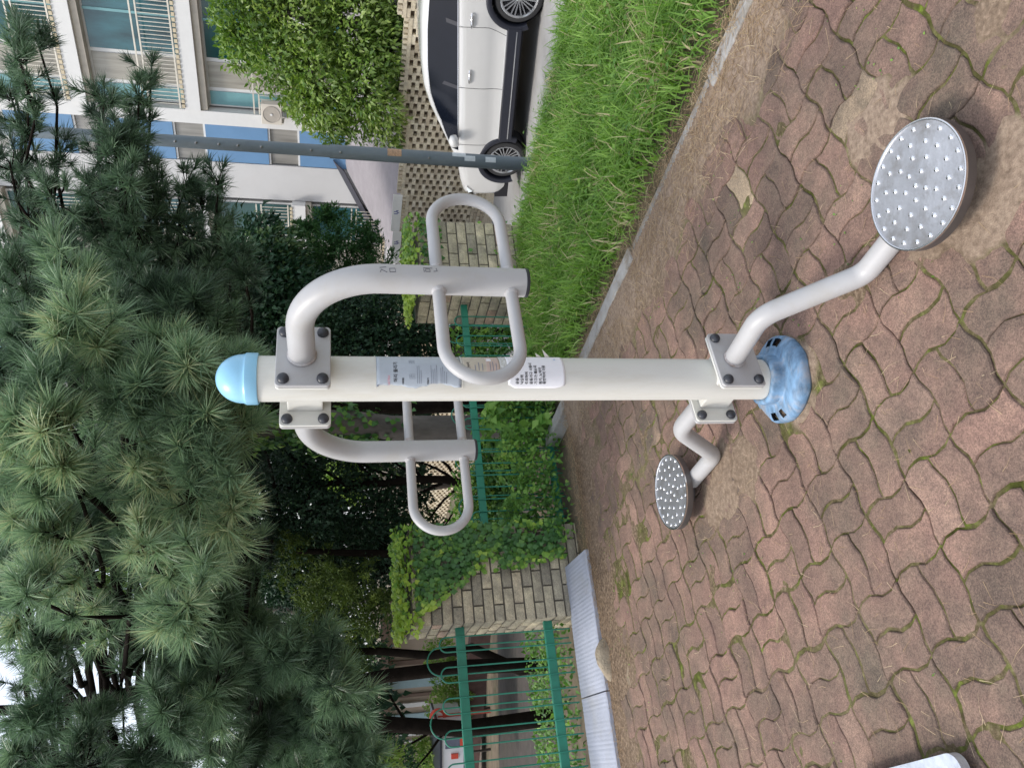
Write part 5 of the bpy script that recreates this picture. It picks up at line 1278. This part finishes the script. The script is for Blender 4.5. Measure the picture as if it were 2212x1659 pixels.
while len(pts) < 46000 and tries < 400000:
    tries += 1
    x, y = random.uniform(-.3, 4.2), random.uniform(1.8, 7.2)
    sk = sidek(x, y)
    if sk < .12: continue
    dE = (x - EP.x) * EN.x + (y - EP.y) * EN.y; dF = (x - FA.x) * FN.x + (y - FA.y) * FN.y
    if dE > .55 or dF > -.02: continue
    edge = sstep(.12, .45, sk)
    if random.random() > .25 + .75 * edge: continue
    patchy = noise.noise(Vector((x * 2.3, y * 2.3, 4)))
    straw = .32 * sstep(.15, .5, noise.noise(Vector((x * 3.1, y * 3.1, 11))) + (.22 if x < 1.0 else 0))
    pts.append((x, y, hgt(x, y) - .02)); hts.append((.075 + .085 * random.random() + .045 * patchy) * (.45 + .55 * edge))
    tn.append(1.0 if random.random() < straw * .8 + .03 else min(.88, max(0, .42 + .25 * patchy + random.gauss(0, .16))))
h_ = np.array(hts); t_ = np.array(tn); sel = rng.random(len(h_)) < .42; pts = np.array(pts)
blades(pts[sel], h_[sel] * .95, m_grass, 'grass', lean=.9, wd=.0042, tint=t_[sel], label='bright green grass strip between the kerb and the road')
pa = pts[~sel].copy(); pa[:, 2] += .03
blades(pa, h_[~sel] * 1.15, m_grass, 'arching_grass', lean=1.75, wd=.0058, tint=t_[~sel], seg=4, label='arching grass blades flopping over one another along the strip')
# low clover-like leaves among the grass
C, D, N, T, LL = [], [], [], [], []
for k in range(3800):
    x, y = random.uniform(-.1, 3.2), random.uniform(2.6, 6.4)
    if sidek(x, y) < .25 or (x - EP.x) * EN.x + (y - EP.y) * EN.y > .3 or (x - FA.x) * FN.x + (y - FA.y) * FN.y > -.02: continue
    if noise.noise(Vector((x * 2, y * 2, 9))) < 0: continue
    wadd((x, y, .03 + .09 * random.random()), (random.gauss(0, 1), random.gauss(0, 1), .1), (random.gauss(0, .4), random.gauss(-.2, .4), 1), min(1, max(0, random.gauss(.5, .2))), random.uniform(.018, .04))
L_ = np.array(LL); V_, F_, T_ = leaf_arrays(np.array(C), np.array(D), np.array(N), L_, L_ * .7, fold=.1, tint=np.array(T))
o_ = heavy('ground_leaves', V_, F_, m_weed, None, T_); o_['label'] = 'small weeds mixed into the grass strip'; kind(o_, 'stuff')
# dry roots and straw along the kerb, pine needles on the paving
def strips(pts, L, wd, m, name, tint, label, z=.004, lift=.3):
    n = len(pts); P0 = np.asarray(pts, dtype=float); a = rng.random(n) * 6.283; d = np.stack([np.cos(a), np.sin(a), rng.normal(0, lift, n)], 1); ln = (np.asarray(L))[:, None]
    s = np.stack([-np.sin(a), np.cos(a), np.zeros(n)], 1) * wd / 2; bendv = s * 0 + np.stack([-np.sin(a), np.cos(a), np.zeros(n)], 1) * (rng.normal(0, .25, n))[:, None] * ln
    rows = []
    for t in (0, .5, 1): c = P0 + d * ln * t * np.array([1, 1, .4]) + bendv * t * t; c[:, 2] = np.maximum(c[:, 2], P0[:, 2] + .001); rows += [c - s * (1 - .7 * t), c + s * (1 - .7 * t)]
    V_ = np.stack(rows, 1).reshape(-1, 3); b_ = np.arange(n)[:, None] * 6; F_ = np.concatenate([b_ + [0, 1, 3, 2], b_ + [2, 3, 5, 4]], 1).reshape(-1, 4)
    o = heavy(name, V_, F_, m, None, np.repeat(tint, 2)); o['label'] = label; return kind(o, 'stuff')
pts, L = [], []
while len(pts) < 10000:
    s = random.uniform(-.1, (KE - K0).length); off = random.gauss(.09, .05) if random.random() < .45 else -abs(random.gauss(0, .16)); p = K0 + KD * s + KN * off
    zb = hgt(p.x, p.y) + (.0 if off > .1 else .0)
    pts.append((p.x, p.y, (.02 if (-.0 < off < .11) else (.012 if off < 0 else .01)) + random.random() * .02 * (off > .1))); L.append(random.uniform(.03, .09))
strips(pts, L, .0022, m_straw, 'dry_straw', np.clip(rng.normal(.5, .25, len(pts)), 0, 1), 'dry straw and roots matted along the kerb')
pts, L = [], []
while len(pts) < 2600:
    if random.random() < .5:
        s = random.uniform(-.5, 3.4); off = -abs(random.gauss(0, .09)); p = LB0 + LD * s + LN * off
    else:
        s = random.uniform(0, 1.3); p = Vector((-.12, 4.82)) + (LB0 - Vector((-.12, 4.82))) * s + Vector((random.gauss(0, .05), random.gauss(.03, .07)))
    pts.append((p.x, p.y, .012 + .02 * random.random())); L.append(random.uniform(.03, .08))
strips(pts, L, .0022, m_straw, 'dry_litter', np.clip(rng.normal(.35, .2, len(pts)), 0, 1), 'brown dry litter along the concrete slab and fence foot')
pts, L = [], []
while len(pts) < 2200:
    x, y = random.uniform(-3, 2), random.uniform(1.0, 4.8)
    if sidek(x, y) > -.05 or sidel(x, y) > -.03 or random.random() > .25 + y / 5: continue
    pts.append((x, y, .004)); L.append(random.uniform(.02, .07))
strips(pts, L, .0014, m_straw, 'fallen_needles', np.clip(rng.normal(.6, .25, len(pts)), 0, 1), 'fallen pine needles scattered on the paving', lift=.02)
# moss tufts and tiny sprouts in the joints
C, D, N, T, LL = [], [], [], [], []
for k in range(2600):
    x, y = random.uniform(-3, 1.6), random.uniform(1.2, 4.6)
    if sidek(x, y) > -.12 or sidel(x, y) > -.04: continue
    if noise.noise(Vector((x * 1.7, y * 1.7, 12))) < .12: continue
    wadd((x, y, .0035), (random.gauss(0, 1), random.gauss(0, 1), .5), (random.gauss(0, .6), random.gauss(0, .6), 1), min(1, max(0, random.gauss(.55, .2))), random.uniform(.004, .011))
L_ = np.array(LL); V_, F_, T_ = leaf_arrays(np.array(C), np.array(D), np.array(N), L_, L_ * .7, fold=.1, tint=np.array(T))
o_ = heavy('joint_sprouts', V_, F_, m_weed, None, T_); o_['label'] = 'tiny sprouts growing between the pavers'; kind(o_, 'stuff')

# ================================================================= FAR LEFT: HOUSE, SHRUBS, SIGN, TRUCK
hs = thing('house', 'tan house front with light blue panels and white windows seen over the hoop fence', 'house', P(1010, 1500, 20.5))
def hb(x0, x1, y0, y1, Y, m, nm, par, d=.2):
    """box whose front face spans the given picture span at depth Y"""
    a = P(x0, y1, Y); b_ = P(x1, y0, Y); return MB().obox((a.x, Y, b_.z), (b_.x - a.x, 0, 0), (0, d, 0), (0, 0, a.z - b_.z)).build(nm, m, par)
m_tanw = mat('tan_wall', (.42, .34, .27), .9, var=.08, vscale=3); m_lbl = mat('light_blue_door', (.30, .42, .46), .6, var=.08); m_brn = mat('brown_timber', (.16, .11, .085), .8, var=.15)
hw = hb(836, 1040, 1330, 1760, 20.5, m_tanw, 'wall', hs, 3.)
for (y0, y1, m_) in ((1455, 1490, m_lbl), (1535, 1560, m_lbl), (1492, 1510, m_brn), (1562, 1578, m_brn), (1420, 1440, m_brn)): hb(838, 960, y0, y1, 20.44, m_, 'panel', hs, .05)
for (y0, y1) in ((1580, 1592), (1596, 1606), (1515, 1530)): hb(862, 925, y0, y1, 20.40, m_trim, 'window', hs, .08)
hb(822, 838, 1310, 1780, 20.2, m_brn, 'eave', hs, .6)
for lab, cl, n_ in (('speckled yellow green shrub behind the first hoops of the left fence', [(950, 1410, 17, .45), (985, 1440, 17, .4), (960, 1470, 17, .4), (990, 1490, 16.5, .4)], 2600),
                    ('speckled yellow green shrub near the round red sign', [(950, 1530, 17, .4), (980, 1520, 16.5, .4), (985, 1570, 16.5, .45), (960, 1600, 17, .35)], 2600),
                    ('pale leafed shrub beside the white truck at the picture edge', [(930, 1620, 16, .45), (900, 1640, 16, .45), (960, 1660, 15.5, .35)], 2000)):
    b3 = P(1040, cl[0][1], cl[0][2]); tree('garden_shrub', lab, 'shrub', (b3.x, b3.y, b3.z - .2), (b3.x, b3.y, P(*cl[0][:3]).z), PXc(cl), n_, .085, .045, m_lime, 'shrubs in front of the tan house', r0=.03, shell=.3)
gk = MB(); a = P(1030, 1370, 15.6); b_ = P(1003, 1700, 17.6); gk.obox(a - Z * .3, b_ - a, (0, .25, 0), (0, 0, .42)); kind(gk.build('garden_kerb', mat('dark_red_kerb', (.09, .05, .04), .9, var=.3), None), 'structure')
m_red = mat('signal_red', (.55, .06, .03), .5, var=.05)
sgp = P(946, 1548, 15.5); sg2 = thing('round_sign', 'small round sign with a red ring on a red post among the shrubs', 'sign', (sgp.x, sgp.y, sgp.z - .9))
MB().lathe([(.001, 0), (.10, 0), (.10, -.02)], sgp, axis=(0, -1, 0), seg=28).build('sign_face', mat('pale_face', (.75, .66, .6), .5), sg2, 40)
MB().lathe([(.10, -.02), (.10, .012), (.17, .012), (.17, -.02)], sgp, axis=(0, -1, 0), seg=28).build('ring', m_red, sg2, 40)
MB().tube([(sgp.x, sgp.y + .03, sgp.z - 1.1), (sgp.x, sgp.y + .03, sgp.z)], .035, 12).build('post', m_red, sg2, 60)
tk = thing('parked_truck', 'white truck with grey windscreen and orange red trim behind the left fence end', 'truck', P(1040, 1600, 14.5))
def tb(x0, x1, y0, y1, Y, m, nm, d): return hb(x0, x1, y0, y1, Y, m, nm, tk, d)
w_t = mat('truck_white', (.72, .71, .70), .3, coat=.4, var=.02)
tb(955, 1015, 1588, 1700, 14.6, w_t, 'cab', 1.6); tb(962, 993, 1592, 1618, 14.57, mat('truck_screen', (.12, .13, .17), .2, var=.2), 'windscreen', .04)
tb(994, 1003, 1588, 1612, 14.56, m_red, 'trim', .04); tb(1003, 1022, 1590, 1700, 14.5, m_clad, 'bumper', .3); tb(975, 990, 1628, 1640, 14.56, m_red, 'trim', .04); tb(950, 955, 1586, 1702, 14.55, m_clad, 'roof_edge', 1.5)
